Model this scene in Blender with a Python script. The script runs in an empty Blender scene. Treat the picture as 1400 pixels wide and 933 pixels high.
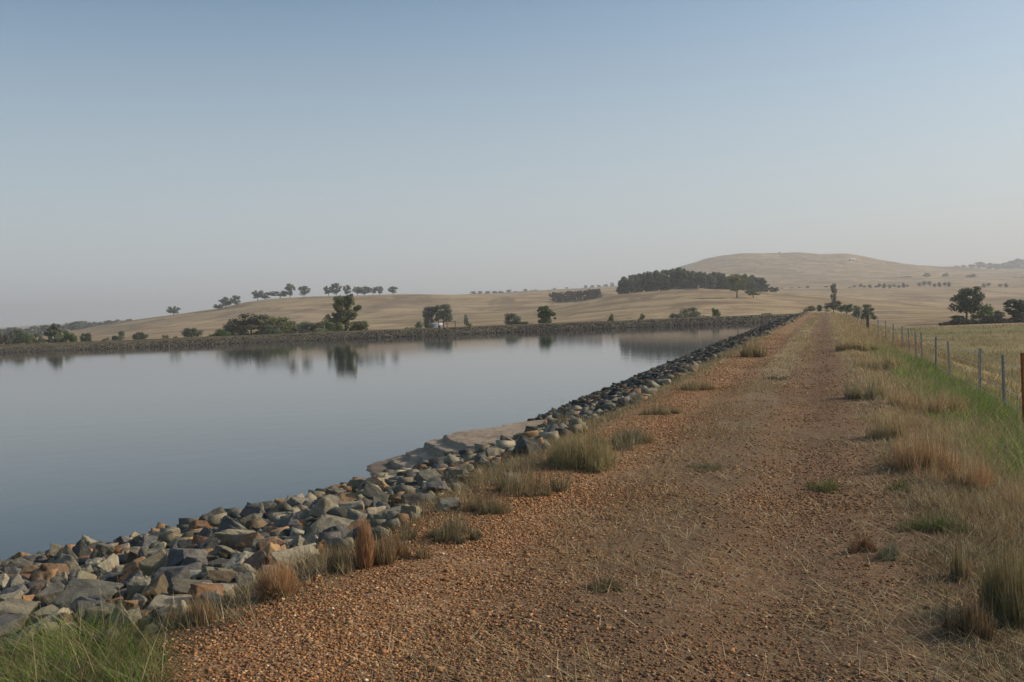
import bpy, bmesh, math, random
import numpy as np
from mathutils import Matrix, Vector
R = math.radians
scn = bpy.context.scene
COL = scn.collection
rng = np.random.default_rng(7)
random.seed(7)

# ------------------------------------------------------------------ camera
F = 1361.0                      # focal length in pixels of the 1400 px wide photograph
TH, PITCH, ROLL = R(17.5), R(1.45), R(2.18)
EYE = 1.6
fh = Vector((-math.sin(TH), math.cos(TH), 0)); rh = Vector((math.cos(TH), math.sin(TH), 0))
fwdv = (fh*math.cos(PITCH) + Vector((0, 0, -math.sin(PITCH)))).normalized()
up0 = rh.cross(fwdv)
cr = rh*math.cos(ROLL) - up0*math.sin(ROLL)
cu = up0*math.cos(ROLL) + rh*math.sin(ROLL)
cd = bpy.data.cameras.new('camera'); cam = bpy.data.objects.new('camera', cd); COL.objects.link(cam)
M = Matrix((cr, cu, -fwdv)).transposed().to_4x4(); M.translation = (0, 0, EYE)
cam.matrix_world = M
cd.sensor_width = 36; cd.lens = 36*F/1400; cd.clip_start = 0.1; cd.clip_end = 60000
scn.camera = cam

# ------------------------------------------------------------------ light
SUN_AZ = R(-17.5+78); SUN_EL = R(27)
w = bpy.data.worlds.new('World'); scn.world = w; w.use_nodes = True
nt = w.node_tree; nt.nodes.clear()
sky = nt.nodes.new('ShaderNodeTexSky'); sky.sky_type = 'NISHITA'; sky.sun_disc = False
sky.sun_elevation = SUN_EL; sky.sun_rotation = SUN_AZ
sky.altitude = 300; sky.air_density = 1.0; sky.dust_density = 1.8; sky.ozone_density = 1.5
hsv = nt.nodes.new('ShaderNodeHueSaturation'); hsv.inputs['Saturation'].default_value = 1.12; hsv.inputs['Value'].default_value = 0.84; hsv.inputs['Hue'].default_value = 0.49
mxs = nt.nodes.new('ShaderNodeMix'); mxs.data_type = 'RGBA'; mxs.inputs[7].default_value = (4.25, 4.62, 4.85, 1)   # smoke veil, thickest near the horizon
tcw = nt.nodes.new('ShaderNodeTexCoord'); sxw = nt.nodes.new('ShaderNodeSeparateXYZ'); mrw = nt.nodes.new('ShaderNodeMapRange')
mrw.inputs['From Min'].default_value = 0.0; mrw.inputs['From Max'].default_value = 0.325; mrw.inputs['To Min'].default_value = 0.90; mrw.inputs['To Max'].default_value = 0.0
nt.links.new(tcw.outputs['Generated'], sxw.inputs[0]); nt.links.new(sxw.outputs[2], mrw.inputs[0]); nt.links.new(mrw.outputs[0], mxs.inputs[0])
bg = nt.nodes.new('ShaderNodeBackground'); bg.inputs['Strength'].default_value = 0.13
wo = nt.nodes.new('ShaderNodeOutputWorld')
nt.links.new(sky.outputs[0], hsv.inputs['Color']); nt.links.new(hsv.outputs[0], mxs.inputs[6]); nt.links.new(mxs.outputs[2], bg.inputs[0]); nt.links.new(bg.outputs[0], wo.inputs[0])
sd = bpy.data.lights.new('sun', 'SUN'); sd.energy = 3.6; sd.angle = R(1.2); sd.color = (1, 0.87, 0.68)
so = bpy.data.objects.new('sun', sd); COL.objects.link(so)
sv = Vector((math.sin(SUN_AZ)*math.cos(SUN_EL), math.cos(SUN_AZ)*math.cos(SUN_EL), math.sin(SUN_EL)))
so.rotation_euler = sv.to_track_quat('Z', 'Y').to_euler(); so.location = (0, 0, 60)
vs = scn.view_settings; vs.view_transform = 'Standard'; vs.look = 'None'; vs.exposure = 0.15; vs.gamma = 1; vs.use_curve_mapping = False
scn.render.engine = 'CYCLES'
cy = scn.cycles
cy.use_denoising = True; cy.max_bounces = 5; cy.diffuse_bounces = 2; cy.glossy_bounces = 2; cy.transmission_bounces = 2
cy.volume_bounces = 0; cy.transparent_max_bounces = 6; cy.caustics_reflective = False; cy.caustics_refractive = False

# ------------------------------------------------------------------ helpers
def sstep(a, b, x):
    t = np.clip((np.asarray(x, float)-a)/(b-a), 0, 1); return t*t*(3-2*t)
def ray(px, py):
    d = fwdv + cr*((px-700)/F) - cu*((py-466.5)/F)
    return d
def on_z(px, py, z):
    d = ray(px, py); t = (z-EYE)/d.z
    return Vector((0, 0, EYE)) + d*t
def at_fwd(px, py, fw):
    d = ray(px, py); t = fw/(d.x*fh.x + d.y*fh.y)
    return Vector((0, 0, EYE)) + d*t
def project(p):
    v = Vector(p) - Vector((0, 0, EYE)); z = v.dot(fwdv)
    if z <= 0.05: return None
    return 700+F*v.dot(cr)/z, 466.5-F*v.dot(cu)/z, z
def mesh(name, V, Fc, tint=None, smooth=False):
    V = np.asarray(V, np.float32); Fc = np.asarray(Fc, np.int32)
    me = bpy.data.meshes.new(name); k = Fc.shape[1]
    me.vertices.add(len(V)); me.vertices.foreach_set('co', V.ravel())
    me.loops.add(Fc.size); me.loops.foreach_set('vertex_index', Fc.ravel())
    me.polygons.add(len(Fc)); me.polygons.foreach_set('loop_start', np.arange(0, Fc.size, k, dtype=np.int32))
    me.polygons.foreach_set('loop_total', np.full(len(Fc), k, np.int32))
    if smooth: me.polygons.foreach_set('use_smooth', np.ones(len(Fc), bool))
    me.update(calc_edges=True)
    if tint is not None:
        a = me.attributes.new('tint', 'FLOAT_COLOR', 'POINT')
        c = np.ones((len(V), 4), np.float32); c[:, :3] = tint
        a.data.foreach_set('color', c.ravel())
    return me
def obj(name, me, mat=None, parent=None, **kw):
    o = bpy.data.objects.new(name, me); COL.objects.link(o)
    if mat: me.materials.append(mat)
    if parent: o.parent = parent
    for k, v in kw.items(): o[k] = v
    return o
def tag(o, label, cat, group=None, kind=None):
    if label: o['label'] = label
    if cat: o['category'] = cat
    if group: o['group'] = group
    if kind: o['kind'] = kind
    return o
def empty(name, loc, label, cat, group=None):
    e = bpy.data.objects.new(name, None); COL.objects.link(e); e.location = loc; e.empty_display_size = 0.1
    return tag(e, label, cat, group)
def grid_faces(nr, nc, wrap=False):
    i = np.arange(nr-1)[:, None]; j = np.arange(nc if wrap else nc-1)[None, :]
    j2 = (j+1) % nc
    return np.stack([i*nc+j, i*nc+j2, (i+1)*nc+j2, (i+1)*nc+j], -1).reshape(-1, 4)
def srgb(r, g, b):
    f = lambda c: ((c/255+0.055)/1.055)**2.4 if c > 10 else c/255/12.92
    return np.array([f(r), f(g), f(b)])
def ico(sub):
    bm = bmesh.new(); bmesh.ops.create_icosphere(bm, subdivisions=sub, radius=1)
    bm.verts.ensure_lookup_table()
    V = np.array([v.co[:] for v in bm.verts]); Fc = np.array([[v.index for v in f.verts] for f in bm.faces]); bm.free()
    return V/np.linalg.norm(V, axis=1)[:, None], Fc
def rand_rot(n, rg, tilt=math.pi):
    q = rg.normal(size=(n, 4)); q /= np.linalg.norm(q, axis=1)[:, None]
    w_, x, y, z = q.T
    return np.stack([1-2*(y*y+z*z), 2*(x*y-w_*z), 2*(x*z+w_*y), 2*(x*y+w_*z), 1-2*(x*x+z*z), 2*(y*z-w_*x),
                     2*(x*z-w_*y), 2*(y*z+w_*x), 1-2*(x*x+y*y)], -1).reshape(n, 3, 3)
def vnoise(x, y, s=1.0, seed=0):      # cheap smooth noise from sines
    x = np.asarray(x)/s; y = np.asarray(y)/s; r = 0
    g = np.random.default_rng(seed)
    for k in range(7):
        a = g.uniform(0, 6.28); f = 0.6*1.45**k; p = g.uniform(0, 6.28)
        r = r + np.sin((x*math.cos(a)+y*math.sin(a))*f*2.2 + p + 1.3*np.sin(f*(y*math.cos(a)-x*math.sin(a))+p*2))/(1.25**k)
    return r/3.2

# ------------------------------------------------------------------ materials
class NB:
    def __init__(s, name, rough=0.9, spec=0.25):
        s.m = bpy.data.materials.new(name); s.m.use_nodes = True; s.t = s.m.node_tree; s.t.nodes.clear()
        s.out = s.n('ShaderNodeOutputMaterial'); s.b = s.n('ShaderNodeBsdfPrincipled')
        s.b.inputs['Roughness'].default_value = rough; s.b.inputs['Specular IOR Level'].default_value = spec
        s.l(s.b.outputs[0], s.out.inputs[0])
        s.geo = s.n('ShaderNodeNewGeometry'); s.pos = s.geo.outputs['Position']
    def n(s, t, **kw):
        x = s.t.nodes.new(t)
        for k, v in kw.items(): setattr(x, k, v)
        return x
    def l(s, a, b): s.t.links.new(a, b)
    def map(s, scale, src=None, loc=(0, 0, 0), rot=(0, 0, 0)):
        m = s.n('ShaderNodeMapping'); m.inputs['Scale'].default_value = scale; m.inputs['Location'].default_value = loc; m.inputs['Rotation'].default_value = rot
        s.l(src or s.pos, m.inputs[0]); return m.outputs[0]
    def noise(s, scale, src=None, detail=5, rough=0.55, dist=0):
        x = s.n('ShaderNodeTexNoise'); x.inputs['Scale'].default_value = scale; x.inputs['Detail'].default_value = detail
        x.inputs['Roughness'].default_value = rough; x.inputs['Distortion'].default_value = dist
        s.l(src or s.pos, x.inputs['Vector']); return x.outputs['Fac']
    def vor(s, scale, src=None, out='Color', feat='F1'):
        x = s.n('ShaderNodeTexVoronoi', feature=feat); x.inputs['Scale'].default_value = scale
        s.l(src or s.pos, x.inputs['Vector']); return x.outputs[out]
    def ramp(s, f, stops, interp='LINEAR'):
        x = s.n('ShaderNodeValToRGB'); cr_ = x.color_ramp; cr_.interpolation = interp
        while len(cr_.elements) < len(stops): cr_.elements.new(0.5)
        for e, (p, c) in zip(cr_.elements, stops):
            e.position = p; e.color = (c, c, c, 1) if isinstance(c, (int, float)) else (*c, 1)
        s.l(f, x.inputs[0]); return x.outputs[0]
    def mix(s, f, a, b, mode='MIX'):
        x = s.n('ShaderNodeMix', data_type='RGBA', blend_type=mode)
        for i, v in ((0, f), (6, a), (7, b)):
            if hasattr(v, 'links') or hasattr(v, 'is_output'): s.l(v, x.inputs[i])
            elif i == 0: x.inputs[0].default_value = v
            else: x.inputs[i].default_value = (*v, 1)
        return x.outputs[2]
    def math(s, op, a, b=0.0, c=None):
        x = s.n('ShaderNodeMath', operation=op)
        for i, v in enumerate((a, b) if c is None else (a, b, c)):
            if hasattr(v, 'is_output'): s.l(v, x.inputs[i])
            else: x.inputs[i].default_value = v
        return x.outputs[0]
    def bump(s, h, strength=0.5, dist=0.02, prev=None):
        x = s.n('ShaderNodeBump'); x.inputs['Strength'].default_value = strength; x.inputs['Distance'].default_value = dist
        s.l(h, x.inputs['Height'])
        if prev: s.l(prev, x.inputs['Normal'])
        s.l(x.outputs[0], s.b.inputs['Normal']); return x.outputs[0]
    def base(s, c):
        if hasattr(c, 'is_output'): s.l(c, s.b.inputs['Base Color'])
        else: s.b.inputs['Base Color'].default_value = (*c, 1)
    def xyz(s, src=None):
        x = s.n('ShaderNodeSeparateXYZ'); s.l(src or s.pos, x.inputs[0]); return x.outputs
    def attr(s, name='tint'):
        x = s.n('ShaderNodeAttribute', attribute_name=name); return x.outputs['Color']

def mat_tint(name, rough=0.85, spec=0.2, nscale=None, namp=0.5, bscale=None, bdist=0.01, trans=0.0):
    b = NB(name, rough, spec); c = b.attr()
    tc = b.n('ShaderNodeTexCoord').outputs['Object']
    if nscale:
        f = b.noise(nscale, tc, 6, 0.65)
        c = b.mix(1.0, c, b.ramp(f, [(0.25, 1-namp), (0.75, 1+namp*0.9)]), 'MULTIPLY')
    b.base(c)
    if bscale: b.bump(b.noise(bscale, tc, 8, 0.7), 0.8, bdist)
    if trans:
        t = b.n('ShaderNodeBsdfTranslucent'); b.l(c if hasattr(c, 'is_output') else b.attr(), t.inputs[0])
        mx = b.n('ShaderNodeMixShader'); mx.inputs[0].default_value = trans
        b.l(b.b.outputs[0], mx.inputs[1]); b.l(t.outputs[0], mx.inputs[2]); b.l(mx.outputs[0], b.out.inputs[0])
    return b.m

M_stone = mat_tint('gravel_stone', 0.9, 0.2)
M_grass = mat_tint('grass_blade', 0.75, 0.2, trans=0.25)
M_leaf = mat_tint('leaf', 0.7, 0.25, trans=0.35)
M_bark = mat_tint('bark', 0.9, 0.1, 3.0, 0.4)

def make_rock_mat():
    b = NB('rock', 0.82, 0.3); c = b.attr(); tc = b.pos
    f1 = b.noise(5.0, tc, 8, 0.68, 0.4)
    c = b.mix(1.0, c, b.ramp(f1, [(0.28, (0.5, 0.48, 0.47)), (0.5, (1, 1, 1)), (0.72, (1.35, 1.3, 1.2))]), 'MULTIPLY')
    f2 = b.noise(13.0, b.map((1, 1, 1), tc, (7, 3, 1)), 6, 0.7)
    c = b.mix(b.ramp(f2, [(0.56, 0.0), (0.68, 0.55)]), c, (0.19, 0.125, 0.07))          # rusty stain
    f3 = b.noise(26.0, b.map((1, 1, 1), tc, (2, 9, 5)), 4, 0.7)
    c = b.mix(b.ramp(f3, [(0.60, 0.0), (0.70, 0.5)]), c, (0.36, 0.36, 0.31))            # lichen, quartz
    b.base(c)
    n1 = b.bump(b.noise(9.0, tc, 8, 0.7, 0.3), 0.9, 0.03)
    b.bump(b.noise(60.0, tc, 5, 0.7), 0.6, 0.006, n1)
    return b.m
M_rock = make_rock_mat()

def make_track_mat():
    """crest of the dam: rusty gravel in the wheel tracks, straw on the middle strip and the verges"""
    b = NB('dam_crest_gravel', 0.95, 0.15)
    X, Y, Z = b.xyz()
    wob = b.noise(0.55, b.map((1, 0.35, 1)), 5, 0.6)
    Xw = b.math('ADD', X, b.math('MULTIPLY', b.math('SUBTRACT', wob, 0.5), 1.3))
    big = b.noise(0.9, b.map((1, 0.5, 1)), 6, 0.65)
    # gravel
    vc = b.vor(62.0, None, 'Color'); vx = b.xyz(vc)
    st = b.ramp(vx[0], [(0.0, (0.15, 0.078, 0.038)), (0.35, (0.28, 0.150, 0.072)), (0.7, (0.38, 0.212, 0.102)), (0.93, (0.48, 0.31, 0.17)), (1.0, (0.55, 0.44, 0.32))])
    cd_ = b.vor(62.0, None, 'Distance')
    st = b.mix(1.0, st, b.ramp(cd_, [(0.35, 1.0), (0.8, 0.55)]), 'MULTIPLY')
    dirt = b.mix(b.noise(3.0, None, 8, 0.7), (0.10, 0.060, 0.034), (0.19, 0.120, 0.068))
    fine = b.noise(120.0, None, 3, 0.7)
    dirt = b.mix(1.0, dirt, b.ramp(fine, [(0.3, 0.6), (0.7, 1.4)]), 'MULTIPLY')
    stonef = b.ramp(b.math('ADD', big, b.math('MULTIPLY', b.ramp(Xw, [(0, 0), (1, 1)]), 0.0)), [(0.38, 0.35), (0.58, 0.95)])
    # left half is fresher, stonier gravel
    left = b.ramp(b.math('MULTIPLY_ADD', Xw, -0.4, 0.0), [(0.25, 0.0), (0.72, 1.0)])
    g = b.mix(b.math('MAXIMUM', b.math('MULTIPLY', stonef, 0.55), left), dirt, st)
    # straw
    sn = b.noise(9.0, b.map((3.0, 1.0, 1)), 8, 0.75)
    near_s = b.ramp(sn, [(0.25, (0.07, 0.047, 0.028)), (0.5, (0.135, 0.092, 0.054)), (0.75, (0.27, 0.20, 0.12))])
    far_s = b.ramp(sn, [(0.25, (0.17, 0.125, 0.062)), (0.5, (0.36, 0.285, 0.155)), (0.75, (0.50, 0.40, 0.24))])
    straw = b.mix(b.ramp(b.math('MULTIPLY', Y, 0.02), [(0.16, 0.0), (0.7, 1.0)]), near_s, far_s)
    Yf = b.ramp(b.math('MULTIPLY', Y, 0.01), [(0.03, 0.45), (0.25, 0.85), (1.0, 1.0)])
    mid = b.math('SUBTRACT', 1.0, b.math('ABSOLUTE', b.math('MULTIPLY', b.math('ADD', Xw, 1.2), 2.3)))
    mid = b.math('MULTIPLY', b.ramp(mid, [(0.0, 0.0), (0.35, 1.0)]), Yf)
    vR = b.ramp(b.math('MULTIPLY', b.math('ADD', Xw, 1.0), 0.3), [(0.38, 0.0), (0.52, 1.0)])
    vL = b.ramp(b.math('MULTIPLY', b.math('ADD', Xw, 4.0), 0.3), [(0.27, 1.0), (0.36, 0.0)])
    edge = b.math('MAXIMUM', mid, b.math('MAXIMUM', vR, vL))
    edge = b.math('MULTIPLY', edge, b.ramp(b.noise(2.2, None, 6, 0.7), [(0.30, 0.35), (0.55, 1.0)]))
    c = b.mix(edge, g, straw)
    c = b.mix(b.ramp(b.math('MULTIPLY_ADD', Xw, 0.1, 1.0), [(0.62, 1.0), (0.655, 0.0)]), c, (0.06, 0.05, 0.04))
    b.base(c)
    h = b.math('ADD', b.math('MULTIPLY', cd_, -0.7), b.noise(35.0, None, 5, 0.7))
    n1 = b.bump(h, 0.6, 0.010)
    b.bump(b.noise(4.0, None, 6, 0.6), 0.7, 0.05, n1)
    return b.m
M_track = make_track_mat()

def make_bank_mat():
    b = NB('far_bank_soil', 0.95, 0.1); X, Y, Z = b.xyz()
    n = b.noise(0.7, None, 8, 0.7)
    soil = b.ramp(n, [(0.3, (0.075, 0.062, 0.043)), (0.55, (0.14, 0.115, 0.072)), (0.75, (0.21, 0.175, 0.105))])
    wet = b.ramp(b.math('ADD', Z, b.math('MULTIPLY', n, 0.5)), [(0.0, 0.0), (1.0, 1.0)])
    zz = b.math('MULTIPLY_ADD', Z, 0.7, 1.0)
    c = b.mix(b.ramp(zz, [(0.02, 1.0), (0.35, 0.0)]), soil, (0.045, 0.04, 0.034))
    b.base(c); b.bump(n, 0.8, 0.2); return b.m
M_bank = make_bank_mat()

def make_land_mat():
    b = NB('dry_pasture', 0.95, 0.08); X, Y, Z = b.xyz()
    a = b.noise(0.010, b.map((1, 1, 3), rot=(0, 0, R(20))), 8, 0.62, 0.6)
    m = b.noise(0.045, b.map((1, 0.5, 1), loc=(50, 0, 0)), 7, 0.7, 0.8)
    f = b.noise(1.1, None, 6, 0.7)
    band = b.noise(0.02, b.map((.35, 1.6, 6), loc=(9, 4, 0), rot=(0, 0, R(12))), 6, 0.7, 1.2)
    c = b.ramp(a, [(0.34, (0.17, 0.128, 0.085)), (0.45, (0.27, 0.208, 0.132)), (0.56, (0.36, 0.285, 0.185)), (0.68, (0.25, 0.185, 0.122))])
    c = b.mix(b.ramp(m, [(0.48, 0.0), (0.60, 0.8)]), c, (0.135, 0.10, 0.07))
    c = b.mix(b.ramp(band, [(0.47, 0.0), (0.60, 0.65)]), c, (0.16, 0.122, 0.09))
    g = b.noise(0.006, b.map((1, 1, 1), loc=(400, 90, 0)), 6, 0.6)
    c = b.mix(b.ramp(g, [(0.55, 0.0), (0.68, 0.30)]), c, (0.19, 0.19, 0.10))
    c = b.mix(1.0, c, b.ramp(f, [(0.3, 0.78), (0.7, 1.22)]), 'MULTIPLY')
    c = b.mix(1.0, c, (1.32, 1.24, 1.08), 'MULTIPLY')
    ln = b.n('ShaderNodeVectorMath', operation='LENGTH'); b.l(b.pos, ln.inputs[0])
    pk = b.ramp(b.math('MULTIPLY', b.math('ADD', ln.outputs['Value'], b.math('MULTIPLY', b.noise(.05), 30.0)), 0.005), [(0.86, 1.0), (0.95, 0.0)])
    pc = b.ramp(b.noise(0.12, b.map((1, .4, 1)), 7, 0.7), [(0.3, (0.15, 0.13, 0.055)), (0.5, (0.26, 0.205, 0.095)), (0.7, (0.36, 0.28, 0.14))])
    pc = b.mix(b.ramp(b.noise(0.05, b.map((1, .6, 1), loc=(31, 8, 0)), 5, .65), [(0.45, 0.0), (0.6, 0.4)]), pc, (0.13, 0.15, 0.05))
    c = b.mix(pk, c, pc)                                        # grassy paddock beside the dam
    b.base(c); b.bump(b.noise(0.25, None, 7, 0.7), 0.8, 0.8); return b.m
M_land = make_land_mat()

def make_water_mat():
    b = NB('reservoir_water', 0.035, 0.5)
    b.base((0.004, 0.020, 0.034)); b.b.inputs['IOR'].default_value = 1.333
    v = b.map((1.0, 1.0, 1.0), rot=(0, 0, TH))
    n1 = b.bump(b.noise(0.9, v, 3, 0.5), 0.07, 0.05)
    b.bump(b.noise(6.0, b.map((1.0, 2.0, 1.0), rot=(0, 0, TH)), 2, 0.5), 0.05, 0.01, n1)
    return b.m
M_water = make_water_mat()

def make_sand_mat():
    b = NB('sand', 0.9, 0.2)
    n = b.noise(3.0, b.map((1, 1, 12)), 8, 0.7)
    c = b.ramp(n, [(0.3, (0.22, 0.16, 0.11)), (0.55, (0.40, 0.31, 0.215)), (0.75, (0.48, 0.38, 0.28))])
    Z = b.xyz()[2]
    c = b.mix(b.ramp(b.math('ADD', Z, 1.75), [(0.50, 1.0), (0.60, 0.0)]), c, (0.13, 0.10, 0.072))   # wet margin
    b.base(c); n1 = b.bump(n, 0.5, 0.05); b.bump(b.noise(25, None, 6, 0.7), 0.5, 0.015, n1); return b.m
M_sand = make_sand_mat()

def plain(name, col, rough=0.6, metal=0.0, nscale=20, amp=0.25, spec=0.3):
    b = NB(name, rough, spec); b.b.inputs['Metallic'].default_value = metal
    f = b.noise(nscale, b.n('ShaderNodeTexCoord').outputs['Object'], 6, 0.7)
    col = np.array(col); b.base(b.ramp(f, [(0.3, tuple(col*(1-amp))), (0.7, tuple(col*(1+amp)))]))
    b.bump(f, 0.3, 0.003)
    return b.m

# ------------------------------------------------------------------ land
XS = [-900, -400, 0, 60, 120, 200, 300, 350, 400, 540, 640, 700, 760, 800, 850, 900, 950, 985, 1030, 1050, 1100, 1130, 1160, 1200, 1250, 1310, 1400, 1800, 2300]
def hz(x): return 459-0.038*x
def row(pairs):
    xs = [p[0] for p in pairs]; es = [p[1] for p in pairs]
    return np.interp(XS, xs, es)
FW = [3, 205, 228, 300, 400, 500, 600, 750, 1000, 1400, 2000, 2600, 4000, 7000]
E300 = [(0,-17),(300,-14),(540,-13),(700,-13),(800,-10),(850,-7),(950,-4),(1030,-4),(1130,-8),(1200,-17),(1400,-19)]
E400 = [(0,-12),(200,-9),(540,-8),(700,-6),(760,-2),(850,8),(950,14),(1030,12),(1130,3),(1200,-7),(1300,-14),(1400,-17)]
E500 = [(0,-10),(120,-8),(200,-4),(300,0),(400,2),(540,2),(700,3),(760,9),(850,23),(900,26.5),(950,28),(1000,26),(1050,21),(1130,11),(1200,3),(1300,-8),(1400,-14)]
E600 = [(0,-8),(120,-4),(200,3),(300,9),(400,14),(540,12),(700,10),(760,10),(850,18),(950,20),(1050,15),(1130,9),(1200,3),(1300,-4),(1400,-9)]
E750 = [(-400,-6),(0,-7),(60,-3),(120,5),(200,15),(240,19),(300,25),(350,34),(400,37),(430,37),(480,36),(540,35),(640,31),(700,28.5),(760,27),(850,27),(950,22),(1050,17),(1130,15),(1200,12),(1300,8),(1400,3)]
E1000= [(0,-1),(120,2),(200,6),(300,10),(400,14),(540,22),(700,28),(760,30),(850,31),(950,30),(1050,25),(1130,23),(1200,20),(1300,18),(1400,14)]
E1400= [(0,5),(120,6),(400,10),(540,24),(640,32),(700,31.5),(760,33),(850,34),(900,38),(950,43),(1050,42),(1130,40),(1200,36),(1310,30),(1400,26)]
E2000= [(0,9),(200,9),(540,20),(700,28),(760,30),(820,33),(850,36),(900,49),(950,62),(985,69.5),(1030,72),(1066,71),(1100,69),(1160,65),(1200,57),(1250,48),(1310,41),(1400,36),(1800,30)]
E2600= [(0,10),(540,18),(850,34),(950,48),(1050,52),(1200,45),(1310,40),(1400,37.5),(1800,36)]
rows = [None, None]
tab = []
for fw_, pr in zip(FW, [None, None, None, E300, E400, E500, E600, E750, E1000, E1400, E2000, E2600, [(0,7),(2300,14)], [(0,4),(2300,6)]]):
    if pr is None: tab.append(np.full(len(XS), (-2.6-EYE)*F/fw_))
    else: tab.append(row(pr))
tab = np.array(tab); LF = np.log(FW); XSa = np.array(XS, float)
ztab = EYE + tab/F*np.array(FW)[:, None]
def hermite(xk, yk_fn, x):      # 1-D monotone-ish cubic through knots; yk_fn(i)-> values at knot i
    x = np.clip(x, xk[0], xk[-1]); i = np.clip(np.searchsorted(xk, x)-1, 0, len(xk)-2)
    y0, y1 = yk_fn(i), yk_fn(i+1); ym, yp = yk_fn(np.maximum(i-1, 0)), yk_fn(np.minimum(i+2, len(xk)-1))
    x0, x1 = xk[i], xk[i+1]; xm, xp = xk[np.maximum(i-1, 0)], xk[np.minimum(i+2, len(xk)-1)]
    h = x1-x0; s = (y1-y0)/h
    sm = np.where(x0 > xm, (y0-ym)/np.maximum(x0-xm, 1e-9), s); sp = np.where(xp > x1, (yp-y1)/np.maximum(xp-x1, 1e-9), s)
    hm = lambda a, c: np.where(a*c > 0, 2*a*c/np.where(a*c > 0, a+c, 1), 0)
    m0, m1 = hm(sm, s), hm(s, sp)
    t = (x-x0)/h
    return y0*(2*t**3-3*t**2+1)+m0*h*(t**3-2*t**2+t)+y1*(-2*t**3+3*t**2)+m1*h*(t**3-t**2)
SA = math.sin(TH); CA = math.cos(TH)
CORNER = np.array([-1.3, 195.0])
av = -np.array([rh.x, rh.y])*138 - np.array([fh.x, fh.y])*19; av /= np.linalg.norm(av)
nv = np.array([-av[1], av[0]]);
if nv@np.array([fh.x, fh.y]) < 0: nv = -nv
def s_far(X, Y): return (X-CORNER[0])*nv[0]+(Y-CORNER[1])*nv[1]
def terr(X, Y):
    X = np.asarray(X, float); Y = np.asarray(Y, float)
    fw = -X*SA+Y*CA; lat = X*CA+Y*SA; r = np.hypot(X, Y)
    al = np.arctan2(lat, fw); alc = np.clip(al, -R(58), R(58))
    fe = np.maximum(r*np.cos(alc), 3.0)
    x = 700+F*np.tan(alc)
    lf = np.log(fe)
    z = hermite(LF, lambda i: hermite(XSa, lambda j: tab[i, j], x), lf)
    # near side: interpolate heights rather than angles
    z = EYE+z/F*fe
    k = sstep(205, 245, fe)
    z = -2.6*(1-k)+z*k
    amp = sstep(200, 500, fe)*np.minimum(fe/1000, 2.2)
    z = z+amp*(vnoise(X, Y, 90, 3)*1.3+vnoise(X, Y, 28, 4)*0.5)
    big = sstep(1250, 1900, fe)*sstep(850, 1000, x)*(1-sstep(1300, 1450, x))
    z = z+big*(vnoise(X, Y, 330, 9)*4.0+vnoise(X, Y, 110, 10)*3.6)*np.where(fe < 1950, 1, 0.6)
    # basin
    ins = (X < -2.3) & (s_far(X, Y) < -1) & (Y > -70) & (lat > -240)
    z = np.where(ins, -6.2, z)
    lft = (lat < -238) & (lat > -300) & (fe < 230) & (al < 0)
    z = np.where(lft, 0.2, z)
    return z
al = np.concatenate([np.linspace(-180, -58, 40, endpoint=False), np.linspace(-58, -29, 120, endpoint=False), np.linspace(-29, 29, 620, endpoint=False), np.linspace(29, 58, 100, endpoint=False), np.linspace(58, 180, 40, endpoint=False)])
fws = np.concatenate([np.linspace(1.5, 150, 60, endpoint=False), np.linspace(150, 215, 34, endpoint=False), np.geomspace(215, 3000, 190, endpoint=False), np.geomspace(3000, 6800, 12)])
A, FWg = np.meshgrid(np.radians(al), fws)
rr = FWg/np.cos(np.clip(A, -R(58), R(58)))
fwg = rr*np.cos(A); latg = rr*np.sin(A)
GX = latg*CA-fwg*SA; GY = latg*SA+fwg*CA
GZ = terr(GX, GY)
obj('ground', mesh('ground', np.stack([GX, GY, GZ], -1).reshape(-1, 3), grid_faces(len(fws), len(al), True), smooth=True), M_land, kind='structure')

# ------------------------------------------------------------------ dam
WL = -1.25            # water level
def edgeX(Y):       # where the stone bank meets the water
    return np.interp(np.asarray(Y, float), [-60, 3, 8, 10, 12.2, 14, 16.8, 23, 30, 50, 200], [-13, -11.6, -10.1, -9.3, -8.3, -7.65, -7.1, -7.1, -7.3, -7.6, -7.5])
def prof(s, ed=-6.6):
    """height of the embankment across its line; s=0 is the crest centre, negative towards the water"""
    s = np.asarray(s, float)
    z = np.where(s < -1.8, WL*np.clip((-1.8-s)/(-1.8-ed), 0, 1), 0.0)
    z = np.where(s < ed, WL-(ed-s)/1.6, z)
    z = np.where(s > 2.1, -0.25*(s-2.1), z)
    z = np.where(s > 4.6, -0.625-(s-4.6)/2.9, z)
    return z
def dam_z(X, Y):
    X = np.asarray(X, float); Y = np.asarray(Y, float)
    z = prof(X+1.3, edgeX(Y)+1.3)
    rut = -0.035*np.exp(-((X+2.05)/0.35)**2)-0.035*np.exp(-((X+0.3)/0.35)**2)
    z = z+rut*(1-sstep(120, 160, Y))
    z = z+np.where(X > 0.6, 0.05, 0.015)*vnoise(X, Y, 1.2, 5)*sstep(0, 3, Y)*(1-sstep(100, 150, Y))
    return z
ss = np.concatenate([np.linspace(-15, -3.4, 60, endpoint=False), np.linspace(-3.4, 5.2, 110, endpoint=False), np.linspace(5.2, 12, 16)])
ys = np.concatenate([np.linspace(-60, 0, 20, endpoint=False), np.linspace(0, 14, 200, endpoint=False), np.geomspace(14, 195, 150)])
S, Yg = np.meshgrid(ss, ys)
tm = (S-nv[0]*S)/av[0]; Ym = CORNER[1]+nv[1]*S+av[1]*tm
Yg2 = np.where(Yg > 60, 60+(Yg-60)/(195-60)*(Ym-60), Yg)
Z = dam_z(S-1.3, Yg2)
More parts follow.
